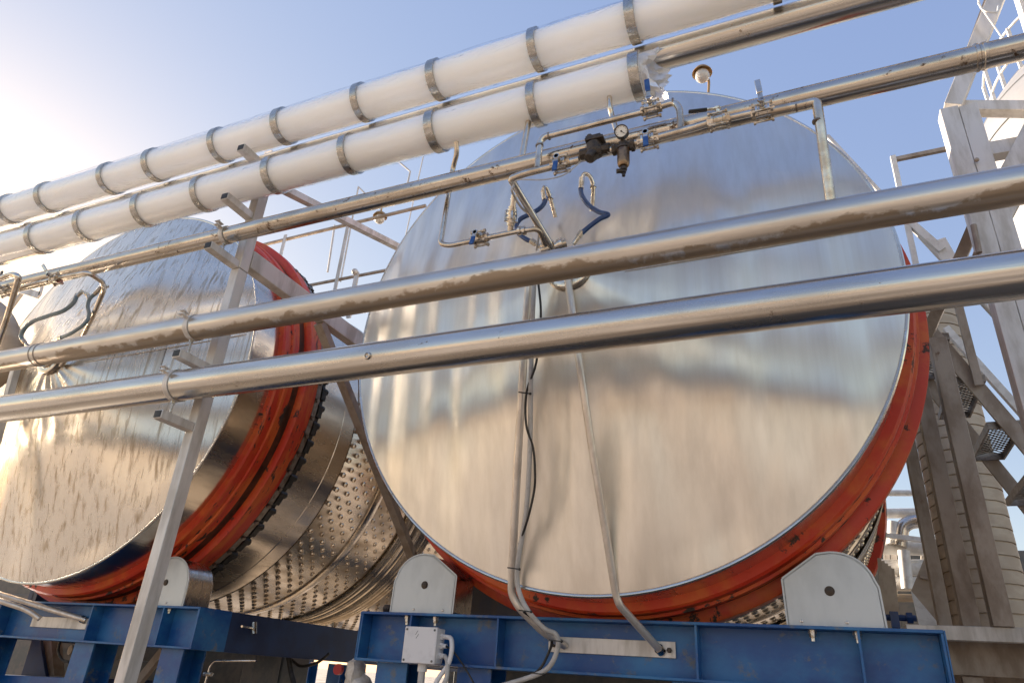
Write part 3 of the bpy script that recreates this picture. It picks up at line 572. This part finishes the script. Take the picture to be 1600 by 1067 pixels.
b=MB(); b.tube([(xm,y,z.z-.038),(xm,y,.4)],.019,12); part('conduit_drop',b,M['cable'],jb)
# ---------------------------------------------------------------- right: lattice tower, stair, silo, duct
tw=thing('support_tower','tall pale twin-box column tower with slanted braces at the right edge','tower',P(1560,560,4.0).xy.to_3d())
YT=4.0; xL=P(1496,270,YT).x
b=MB(); top=P(1470,170,YT).z; b.bb(xL,xL+.098,YT,YT+.11,0,top); b.bb(xL+.101,xL+.2,YT+.003,YT+.11,0,top-.01); part('twin_column',b,M['galv'],tw,bev=.004)
b=MB(); b.bar(P(1488,170,YT+.08),P(1592,-90,YT+.08),.10,.09,(0,-1,0)); part('upper_brace',b,M['galv'],tw,bev=.003)
b=MB(); b.bar(P(1478,176,YT+.3),P(1556,-40,YT+.3),.03,.02,(0,-1,0)); b.bar(P(1485,172,YT+.3),P(1562,-40,YT+.3),.012,.02,(0,-1,0)); part('cable_tray',b,M['galvd'],tw)
b=MB(); b.bar(P(1500,170,YT+.16),P(1680,172,YT+.16),.08,.075); part('cross_beam',b,M['galv'],tw,bev=.003)
b=MB(); b.bar(P(1518,243,YT+.16),P(1690,212,YT+.16),.08,.1); part('cross_beam',b,M['galv'],tw,bev=.003)
b=MB(); b.bar(P(1655,120,YT+.06),P(1566,290,YT+.06),.09,.1,(0,-1,0)); part('lattice_brace',b,M['galv'],tw,bev=.003)
b=MB(); b.bar(P(1615,250,YT+.06),P(1532,405,YT+.06),.09,.1,(0,-1,0)); part('lattice_brace',b,M['galv'],tw,bev=.003)
b=MB(); b.bar(P(1545,300,YT+.35),P(1448,525,4.9),.07,.08,(0,-1,0)); part('lattice_brace',b,M['galvd'],tw)
b=MB(); b.cyl(P(1521,352,YT-.03),P(1530,395,YT-.03),.016,8); b.ball(P(1526,250,YT-.02),.014,8); part('column_bracket',b,M['galvd'],tw)
b=MB(); b.bar(P(1590,-30,YT+.3),P(1622,70,YT+.3),.08,.08,(0,-1,0)); part('upper_brace',b,M['white'],tw)
wr=MB(); wr.tube(spline([P(1527,-5,YT),P(1535,15,YT-.05),P(1556,20,YT-.03),P(1560,10,YT)]),.006,6); wr.tube([P(1528,5,YT-.04),P(1570,65,YT-.04)],.005,6); single('loose_cord',wr,M['white'],'thin white cord wound round the slanted brace at upper right','cord')
# small rail frame beside the column
hr=thing('guard_rail','thin bent rail frame standing between the nearer tank and the twin column','railing',P(1435,470,4.8))
b=MB(); b.bar(P(1397,250,4.8),P(1480,233,4.8),.03,.03); part('top_bar',b,M['galvd'],hr)
b=MB(); b.bar(P(1395,245,4.8),P(1440,455,4.8),.035,.035,(0,1,0)); part('upright_bar',b,M['white'],hr)
b=MB(); b.bar(P(1418,345,4.8),P(1472,392,4.8),.05,.04,(0,1,0)); b.bar(P(1466,375,4.8),P(1486,410,4.8),.09,.01,(0,1,0)); part('brace_bar',b,M['white'],hr)

# stair with open grating treads
YN,YFR=5.0,5.75
sr=thing('steel_stair','weathered steel stair with open grating treads behind the twin column','stair',P(1540,700,5.4).xy.to_3d())
p0,p1=P(1448,512,YN),P(1640,738,YN)
dx=p1-p0
for y in (YN,YFR):
    b=MB(); o=V((0,y-YN,0)); b.bar(p0-dx*.15+o,p1+dx*.3+o,.02,.095,(0,0,1)); b.bar(p0-dx*.15+o+V((0,.03,.042)),p1+dx*.3+o+V((0,.03,.042)),.06,.012); part('stringer',b,M['galvd'],sr,bev=.002)
def tread(c):
    t=MB(); w,d=.19,YFR-YN-.05
    for k in range(2):
        t.box(c+V((w/2*(2*k-1),d/2,0)),(.012,d,.05))
    for k in range(2): t.box(c+V((0,d*k,0)),(w+.012,.012,.05))
    n=15
    for sg in (1,-1):
        for k in range(-4,n):
            a,b=(-w/2+.007,d*k/n),(w/2-.007,d*(k+4)/n)
            if sg<0: a,b=(a[0],b[1]),(b[0],a[1])
            if min(a[1],b[1])<0 or max(a[1],b[1])>d: continue
            t.bar(c+V((a[0],a[1],.012+.002*sg)),c+V((b[0],b[1],.012+.002*sg)),.009,.004)
    return t
slope=dx.z/dx.x
k=0
x=p0.x-.12
while x<p1.x+.3:
    c=V((x,YN+.035,p0.z+(x-p0.x)*slope-.01)); part('grating_tread',tread(c),M['chain'],sr); x+=.145
b=MB(); hrp=[p0+V((-.4,.0,.95-.4*slope)),p1+V((.3,0,.95+.3*slope))]
b.cyl(*hrp,.02,10); part('stair_rail',b,M['galv'],sr)
b=MB(); b.bar(P(1497,475,YN-.04),P(1530,602,YN-.04),.05,.02,(0,1,0)); part('rail_post',b,M['galvd'],sr)
b=MB(); b.bar(p0+V((.25,YFR-YN,.9+.25*slope)),p1+V((.3,YFR-YN,.95+.3*slope)),.05,.05); part('stair_rail',b,M['white'],sr)
# platform and posts carrying the stair
YP=4.75
sp_=thing('stair_platform','weathered steel platform on slanted looking posts below the stair at lower right','platform',P(1530,1067,5.0).xy.to_3d())
z0=P(1540,1002,YP).z; zt=P(1500,977,YP).z
b=MB(); b.bb(.36,2.6,YP,YP+.06,z0-.0,zt); b.bb(.36,2.6,YP+.061,6.4,zt-.03,zt-.005); part('edge_channel',b,M['galv'],sp_,bev=.004)
b=MB(); b.bb(.36,2.6,YP+.25,YP+.3,z0-.16,z0+.02); b.bb(.36,2.6,YP+.9,YP+.95,z0-.2,z0+.02); part('floor_joist',b,M['galvd'],sp_)
for x in (.62,1.05):
    b=MB(); b.bb(x,x+.1,YP+.26,YP+.36,0,z0-.17); part('platform_leg',b,M['galvd'],sp_)
for (px,w_,ztop,Y,mm) in ((1478,.072,P(1440,640,YP).z,YP+.5,'galvd'),(1519,.09,P(1437,606,YP+.12).z,YP+.12,'galvd'),(1569,.1,P(1461,527,YP-.02).z,YP-.02,'galvd')):
    c=P(px,977,Y); b=MB(); b.bb(c.x-w_/2,c.x+w_/2,Y,Y+.1,zt,ztop); part('stair_post',b,M[mm],sp_,bev=.003)
# ribbed duct
cc=P(1524,850,7.2)
b=MB(); pr=[]; z=0
rd=.29
ZT=P(1490,462,7.2).z-1.2
while z<ZT:
    pr+=[(z,rd+.002),(z+.1,rd),(z+.102,rd-.012),(z+.112,rd-.012),(z+.113,rd+.002)]; z+=.113
b.lathe(pr,(cc.x,cc.y,1.2),(0,0,1),48); b.lathe([(0,rd),(0,0)],(cc.x,cc.y,1.2),(0,0,1),48); b.lathe([(ZT,rd),(ZT+.12,.12),(ZT+.12,0)],(cc.x,cc.y,1.2),(0,0,1),48)
dt=thing('ribbed_duct','tan ribbed round tower behind the stair posts at right','duct',(cc.x,cc.y,0)); part('ribbed_wall',b,M['tan'],dt)
b=MB(); b.lathe([(0,.1),(1.2,.1)],(cc.x-.2,cc.y,0),(0,0,1),12); b.lathe([(0,.1),(1.2,.1)],(cc.x+.2,cc.y,0),(0,0,1),12); part('duct_leg',b,M['galvd'],dt)
# white silo with a domed top and a rail
YS=9.5
kx=P(1513,240,1).x; sx=kx*(YS+2)+2.45*math.sqrt(1+kx*kx); zs=P(1513,245,YS+1.6).z
sl=thing('white_silo','large white silo with domed top and dark seams behind the twin column','silo',(sx,YS+2,0))
b=MB(); Rr=2.45; b.lathe([(-zs+.6,Rr),(-1.2,Rr),(-1.19,Rr-.012),(-1.17,Rr-.012),(-1.16,Rr),(0,Rr)],(sx,YS+2,zs),(0,0,1),96); part('silo_wall',b,M['silo'],sl)
b=MB(); b.lathe([(Rr*.78*math.sin(R(q)),Rr*math.cos(R(q))**.9) for q in range(0,89,4)],(sx,YS+2,zs+.002),(0,0,1),96); part('domed_top',b,M['silo'],sl)
for q in (2,20,38):
    b=MB(); a_=R(q); zz=Rr*.78*math.sin(a_); rr=Rr*math.cos(a_)**.9; b.lathe([(zz-.012,rr+.012),(zz+.012,rr+.006)],(sx,YS+2,zs+.002),(0,0,1),96); part('dome_seam',b,M['box'],sl)
sr2=thing('silo_rail','curved white guard rail round the top of the white silo','railing',(sx,YS+2,zs+1))
ra=1.95; zb=zs+1.0
for h in (.55,1.1):
    b=MB(); b.tube([(sx+ra*math.cos(R(a)),YS+2+ra*math.sin(R(a)),zb+h) for a in range(110,330,6)],.022,8); part('rail_hoop',b,M['white'],sr2)
for a in range(116,330,13):
    b=MB(); c=V((sx+ra*math.cos(R(a)),YS+2+ra*math.sin(R(a)),zb)); b.bar(c-V((0,0,.6)),c+V((0,0,1.12)),.05,.05,(0,1,0)); part('rail_post',b,M['white'],sr2)
# process pipes and folded tan hopper seen far behind, right of the tank
pk=thing('process_pipework','tangle of white process pipes and bars far behind right of the tank','pipework',P(1430,930,9).xy.to_3d())
YK=9.0
for (x0,y0,x1,y1,r,mm) in ((1380,770,1452,770,.035,'white'),(1385,802,1475,800,.055,'white'),(1385,849,1490,851,.03,'white'),(1388,856,1440,858,.07,'white'),(1390,878,1480,878,.03,'white'),(1390,887,1440,889,.075,'white'),(1395,911,1440,913,.075,'white'),(1398,934,1425,934,.04,'tan')):
    b=MB(); b.cyl(P(x0-12,y0,YK),P(x1+25,y1,YK),r,14); part('process_pipe',b,M[mm],pk)
b=MB(); b.tube(fillet([P(1405,853,YK-.1),P(1410,822,YK-.1),P(1425,814,YK-.1),P(1490,816,YK-.1)],.22,8),.075,14); part('elbow_pipe',b,M['hood'],pk)
b=MB(); b.tube(fillet([P(1395,850,YK-.1),P(1396,815,YK-.1)],.1),.06,12); b.tube([P(1412,860,YK-.15),P(1418,920,YK-.15)],.06,12); part('elbow_pipe',b,M['white'],pk)
b=MB(); b.bar(P(1384,836,YK-.2),P(1460,846,YK-.2),.05,.05); part('pipe_bar',b,M['white'],pk)
for x in (1388,1399,1446):
    b=MB(); b.bar(P(x,1010,YK+.2),P(x-3,835,YK+.2),.06,.06,(0,1,0)); part('pipe_bar',b,M['galv'],pk)
b=MB(); c=P(1430,925,YK+.8); b.bb(c.x-.8,c.x+1.6,YK+.8,YK+1.6,.3,P(1430,860,YK+.8).z); single('machine_housing',b,M['box'],'dark brown housing behind the white process pipes at right','housing',bev=.02)
b=MB(); q=[P(1385,960,6.4),P(1399,815,6.4)]
for k in range(5): b.bar(P(1383+k*5.5,985,6.6+.08*k),P(1374+k*5,872+k*4,6.6+.08*k),.03,.03,(0,1,0))
cp=thing('cladding_stack','bundle of upright brown strips just right of the nearer roller cover','strips',P(1395,975,6.6).xy.to_3d()); part('strip_bundle',b,M['tan'],cp)
hp=thing('tan_hopper','angled tan sheet hopper with a white edge left of the stair posts','hopper',P(1450,980,6.8).xy.to_3d())
b=MB(); Yh=7.2; pts=[P(1423,924,Yh),P(1455,845,Yh),P(1500,830,Yh),P(1500,985,Yh),P(1468,978,Yh)]
n=[V((0,.5,0))]; b.v=[p for p in pts]+[p+V((.1,.5,-.1)) for p in pts]; b.f=[(0,1,2,3,4),(9,8,7,6,5)]+[(k,5+k,5+(k+1)%5,(k+1)%5) for k in range(5)]; b.flat=set(range(7)); part('hopper_sheet',b,M['tan'],hp)
b=MB(); b.bar(P(1438,900,Yh-.01),P(1500,913,Yh-.01),.03,.03); part('hopper_seam',b,M['galvd'],hp)
b=MB(); pts=[P(1423,922,Yh-.02),P(1470,978,Yh-.02),P(1438,985,Yh-.02)]; b.v=pts+[p+V((0,-.012,0)) for p in pts]; b.f=[(0,1,2),(5,4,3)]+[(k,3+k,3+(k+1)%3,(k+1)%3) for k in range(3)]; b.flat=set(range(5)); part('hopper_edge',b,M['white'],hp)
# small blue bolt block on the beam's back right
b=MB(); c=P(1398,968,FY+.25); b.box(c+V((0,0,.0)),(.035,.05,.07)); b.cyl(c+V((-.12,0,.01)),c+V((.09,0,.01)),.014,8); b.tube([c+V((.05,0,.01)),c+V((.075,0,.01))],.026,6); b.tube([c+V((-.06,0,.01)),c+V((-.035,0,.01))],.026,6)
single('adjusting_screw',b,M['navy'],'blue adjusting screw block right of the nearest roller cover','screw')
b=MB(); c=P(613,952,FY+.2); b.tube([c-XA*.05,c-XA*.01],.03,6); b.tube([c-XA*.01,c+XA*.09],.018,10); single('adjusting_screw',b,M['iron'],'dark adjusting nut left of the roller cover between the tanks','screw')

# ---------------------------------------------------------------- left edge clutter in front of the left tank
lv=thing('side_manifold','pale steel valve pipework with a bent outlet in front of the left tank hub','valves',P(100,430,2.55))
b=MB(); b.tube(fillet([P(-60,478,MY),P(40,448,MY),P(95,434,MY),P(138,426,MY),P(160,440,2.6),P(163,452,2.75),P(147,490,2.85),P(128,528,3.0),P(95,572,3.05)],.05,6),.017,12); part('pipe_run',b,M['fitpipe'],lv)
valve(lv,P(88,436,MY),XA,(-.5,-.2,.6),.9,'pipe'); valve(lv,P(8,455,MY),XA,(-.05,-.1,1),1.0,'box',stem=(0,-1,.3))
b=MB(); b.tube(fillet([P(-40,450,MY-.1),P(20,428,MY-.1),P(30,432,MY-.1),P(10,500,2.6),P(-12,560,2.7)],.05,6),.02,12); part('branch_pipe',b,M['fitpipe'],lv)
LH='left tank'
hose('flare-paled blue hose curving beside the bent outlet of the left tank',[P(163,452,2.85),P(166,447,2.84),P(160,446,2.83)],[P(152,457,2.83),P(141,466,2.82),P(137,478,2.82),P(139,492,2.82),P(133,505,2.82),P(112,520,2.83),P(94,528,2.84)],P(80,536,2.86),hm='hose_flare_pale')
hose('longer flare-paled blue hose looping at the left edge of the left tank',[P(140,470,2.9),P(136,460,2.88),P(128,456,2.86)],[P(121,460,2.85),P(114,474,2.84),P(98,486,2.83),P(74,494,2.82),P(52,502,2.82),P(38,514,2.82),P(33,526,2.83),P(38,534,2.84)],P(46,543,2.86),.016,'hose_flare_pale')
b=MB(); b.tube(spline([P(-30,470,3.3),P(-2,490,3.25),P(14,520,3.2),P(18,545,3.2),P(8,575,3.2),P(-20,600,3.2)]),[.05,.08,.11,.12,.1,.06]*5+[.05] if False else .09,14); single('cloth_bundle',b,M['tan'],'dim brownish cloth bundle at the far left edge by the hose','bundle')  # the tan puts the brownish tone of the flare into the colour
for k,(a,c_) in enumerate(((P(-8,560,3.1),P(-20,700,3.1)),(P(25,575,3.1),P(18,660,3.1)))):
    b=MB(); b.bar(a,c_+V((0,0,-.6)),.05,.05,(0,1,0)); single('thin_upright',b,M['galv'],('narrow upright bar at the left edge between the two lowest pipes','second narrow upright bar right of the leftmost one, left of the tank hub')[k],'bar')
b=MB(); b.bar(P(55,430,5.5),P(-70,600,5.5),.05,.05,(0,1,0)); single('slanted_tube',b,M['galv'],'pale slanted tube against the bright sky at the far left','tube')
b=MB(); b.bar(P(18,448,5),P(62,462,5),.1,.03,(0,1,0)); b.bar(P(62,462,5),P(66,448,5),.03,.03,(0,1,0)); single('star_bracket',b,M['galv'],'pale bracket arm against the sky left of the left tank','bracket')
# drain pipes and strip on the left frame
q=thing('drain_pipe','steel drain pipe reaching from the left edge to the left blue beam','pipe',P(133,972,3.7))
b=MB(); b.tube([P(-160,880,3.35),P(133,968,FY+LDY+.08)],.02,14); part('pipe_run',b,M['conduit'],q)
b=MB(); b.tube([P(127,966,FY+LDY+.07),P(134,969,FY+LDY+.09)],.026,14); part('pipe_collar',b,M['chrome'],q)
b=MB(); b.tube(spline([P(-60,915,3.5),P(0,938,3.5),P(40,952,3.6),P(62,966,3.66)]),.02,12); single('cable_conduit',b,M['conduit'],'short tan conduit under the drain pipe at the left edge','conduit')
b=MB(); a=P(52,963,3.78); z=P(136,974,3.78); b.bb(a.x,z.x,FY+LDY+.088,FY+LDY+.098,z.z-.04,z.z+.035); single('mounting_strip',b,M['galv'],'flat pale metal strip on the left blue beam under the drain pipe','strip',bev=.002)
# ---------------------------------------------------------------- clutter below the beams
def boxthing(name,x0,y0,x1,y1,Y,d,m,label,cat,bev=.01):
    a=P(x0,y1,Y); c=P(x1,y0,Y); b=MB(); b.bb(a.x,c.x,Y,Y+d,a.z-.35,c.z); return single(name,b,M[m],label,cat,bev=bev)
boxthing('motor_box',375,1018,402,1060,4.6,.3,'box','dark brown motor box hung below the dark side beam','motor')
boxthing('white_sheet',428,1018,468,1075,5.2,.04,'wrapwhite','pale hanging sheet below the dark side beam','sheet',.004)
b=MB(); c=P(527,1045,4.4); b.tube([c,c+V((0,.03,0))],.035,16); single('red_stop_button',b,M['redp'],'small round red button below the dark side beam','button')
b=MB(); c=P(556,1052,3.95); b.ball(c,.085,10,(.75,.8,1.1)); b.ball(c+V((.05,.0,-.12)),.1,10,(.9,.8,1.2))
rg=random.Random(2); b.v=[v+V((rg.uniform(-.009,.009),rg.uniform(-.009,.009),rg.uniform(-.009,.009))) for v in b.v]; single('crumpled_wrap',b,M['wrapwhite'],'crumpled pale wrapping at the left end of the right blue beam','wrapping')
wl=thing('tan_brick_wall','sunlit tan block wall seen under the left blue beam','wall',P(90,1067,13).xy.to_3d())
b=MB(); b.bb(-23,-18,13,13.3,0,1.6+1.0)
part('wall_face',b,M['tan'],wl)
b=MB()
for k in range(16): b.bb(-23,-18,12.99,12.999,.17*k-.02,.17*k+.02)
part('mortar_courses',b,M['box'],wl)
for (x0,y0,x1,y1,Y,mm,lb) in ((58,1000,92,1067,4.1,'galvd','slanted grey plate'),):
    pass
def plate(name,pts,Y,d,m,label,cat):
    b=MB(); pts=[P(x,y,Y) for x,y in pts]; n=len(pts); b.v=pts+[p+V((0,d,0)) for p in pts]; b.f=[tuple(range(n)),tuple(range(2*n-1,n-1,-1))]+[(k,n+k,n+(k+1)%n,(k+1)%n) for k in range(n)]; b.flat=set(range(n+2)); return single(name,b,M[m],label,cat,bev=.003)
plate('gusset_plate',[(50,997),(62,998),(72,1058),(32,1056)],4.2,.03,'navy','dark blue gusset plate under the left beam at its left','plate')
plate('angle_bracket',[(62,998),(80,999),(84,1055),(74,1055)],4.25,.1,'galvd','weathered brown angle bracket right of the dark gusset plate','bracket')
plate('slanted_prop',[(118,1003),(125,1005),(112,1090),(102,1090)],4.0,.06,'galvd','greenish slanted leg under the left beam near the tan wall','leg')
plate('upright_plate',[(158,1015),(168,1020),(160,1060),(148,1062)],4.3,.05,'galv','grey upright plate below the beam, left of the slanted post','plate')
plate('low_blue_box',[(-80,1050),(103,1058),(100,1130),(-80,1130)],3.9,.5,'blue','bright blue low box top at the bottom left corner','box')
plate('low_teal_box',[(110,1057),(180,1060),(176,1130),(106,1130)],4.0,.4,'navy','dark teal box between the low blue box and the slanted post','box')
b=MB(); c=P(109,1015,3.95); b.tube([c,c+V((.02,.1,0))],.035,14); b.box(c+V((.06,.05,.0)),(.12,.04,.1),None); single('pivot_knob',b,M['galvd'],'round grey pivot knob under the left beam','knob')
b=MB(); b.tube(spline([P(95,998,3.9),P(91,1015,3.9),P(97,1030,3.9),P(108,1034,3.9)]),.01,8); single('black_loop_cable',b,M['black'],'black cable loop under the left beam in front of the tan wall','cable')
b=MB(); b.bar(P(256,1016,4.1),P(215,1067,4.1),.06,.04,(0,1,0)); single('slanted_link',b,M['galvd'],'dark slanted link just right of the slanted post below the beam','link')
b=MB(); b.tube(fillet([P(400,1032,3.85),P(335,1032,3.85),P(328,1040,3.85),P(318,1075,3.85)],.05),.007,8); b.tube([P(319,1052,3.85),P(331,1053,3.85)],.014,8); single('steel_line',b,M['chrome'],'thin bright steel line bent downward under the left frame end','pipe line')
b=MB(); b.tube(fillet([P(378,978,4.0),P(398,981,4.3),P(520,996,6.2),P(553,997,6.7),P(560,985,6.7)],.1),.008,8)
for px,Y in ((397,4.28),(521,6.2)): b.tube([P(px,972,Y-.03),P(px,990,Y-.03)],.02,8)
single('steel_line',b,M['chrome'],'thin bright steel line clipped along the dark side beam','pipe line')
b=MB(); b.tube(spline([P(455,1030,5),P(470,1040,5),P(495,1035,5),P(515,1020,5)]),.012,8); b.tube(spline([P(450,1018,4.8),P(455,1050,4.8),P(462,1075,4.8)]),.02,8); single('sagging_cable',b,M['black'],'black sagging cables below the dark side beam','cable')

# ---------------------------------------------------------------- dark plates added under the drums to shut out bright sky above the beams
for k,(ox,oy,lab) in enumerate(((0,0,'added dark plate under the near drum, behind the roller cover between the tanks'),(LDX,LDY,'added dark plate under the left drum at the left edge'))):
    b=MB(); x=CX-1.27+ox; b.bb(x,x+.012,4.3+oy,7.9+oy,FT+.002,FT+.5); b.bb(x-.05,x+.06,4.3+oy,4.36+oy,FT+.003,FT+.62); single('added_dark_plate',b,M['navy'],lab,'added plate')
# ---------------------------------------------------------------- warehouse and silos added unseen behind the camera for the tank ends to mirror
wh=thing('added_warehouse','added long beige warehouse, unseen, mirrored in the tank ends','building',(-8,-19,0))
b=MB(); b.bb(-34,6,-27,-19,0,3.9); part('warehouse_wall',b,M['tan'],wh)
b=MB(); b.bb(-34.4,6.4,-27.4,-18.6,3.92,4.1); part('warehouse_roof',b,M['silo'],wh)
for x in (-29,-21,-13,-5,2):
    b=MB(); b.bb(x,x+2.6,-19.06,-18.99,0,3.2); part('warehouse_door',b,M['galv'],wh)
for k,x in enumerate((9.5,13.2,16.9)):
    t=thing('added_silo','added pale round silo, unseen, mirrored in the tank ends','silo',(x,-13,0),'added unseen silos mirrored in the tank ends')
    b=MB(); b.lathe([(0,1.4),(5.2,1.4),(6.0,.3),(6.0,0)],(x,-13,0),(0,0,1),40); part('silo_shell',b,M['silo'],t)

for ox,oy,lab in ((0,0,'added dark housing low under the nearer tank frame'),(LDX,LDY,'added dark housing low under the left tank frame')):
    b=MB(); b.bb(FX0+.3+ox,FX1-.3+ox,4.9+oy,5.25+oy,0,FB+.06); b.bb(FX0+.6+ox,FX1-1.4+ox,4.75+oy,4.9+oy,.3,FB-.1); single('added_dark_housing',b,M['box'],lab,'housing',bev=.01)  # dark boxes added so the gaps below the beams stay dark

b=MB(); b.bb(-9.6,-7.25,5.2,6.4,0,EYE+.66); b.bb(-9.5,-7.3,5.17,5.2,.4,EYE+.5); single('added_dark_cabinet',b,M['box'],'added dark cabinet at the far left edge below the left tank','cabinet',bev=.01)  # dark block added to cover the bright gap under the left tank
b=MB(); b.bb(-4.9,-3.6,9.2,9.9,0,EYE+.75); b.bb(-4.8,-3.7,9.17,9.2,.3,EYE+.6); single('added_rear_cabinet',b,M['box'],'added dark cabinet far back between the two tank frames','cabinet',bev=.01)  # dark block added to hide the sky glow between the frames

for (pts,lab) in (((P(620,250,5.6),P(641,268,5.6),P(634,300,5.6)),'bent thin rod end in the sky left of the drop pipe'),((P(512,425,5.3),P(523,352,5.3)),'short thin upright rod between the two rails, nearest the left tank ring')):
    b=MB(); b.tube(list(pts),.012,6); single('stay_wire',b,M['galv'],lab,'wire')
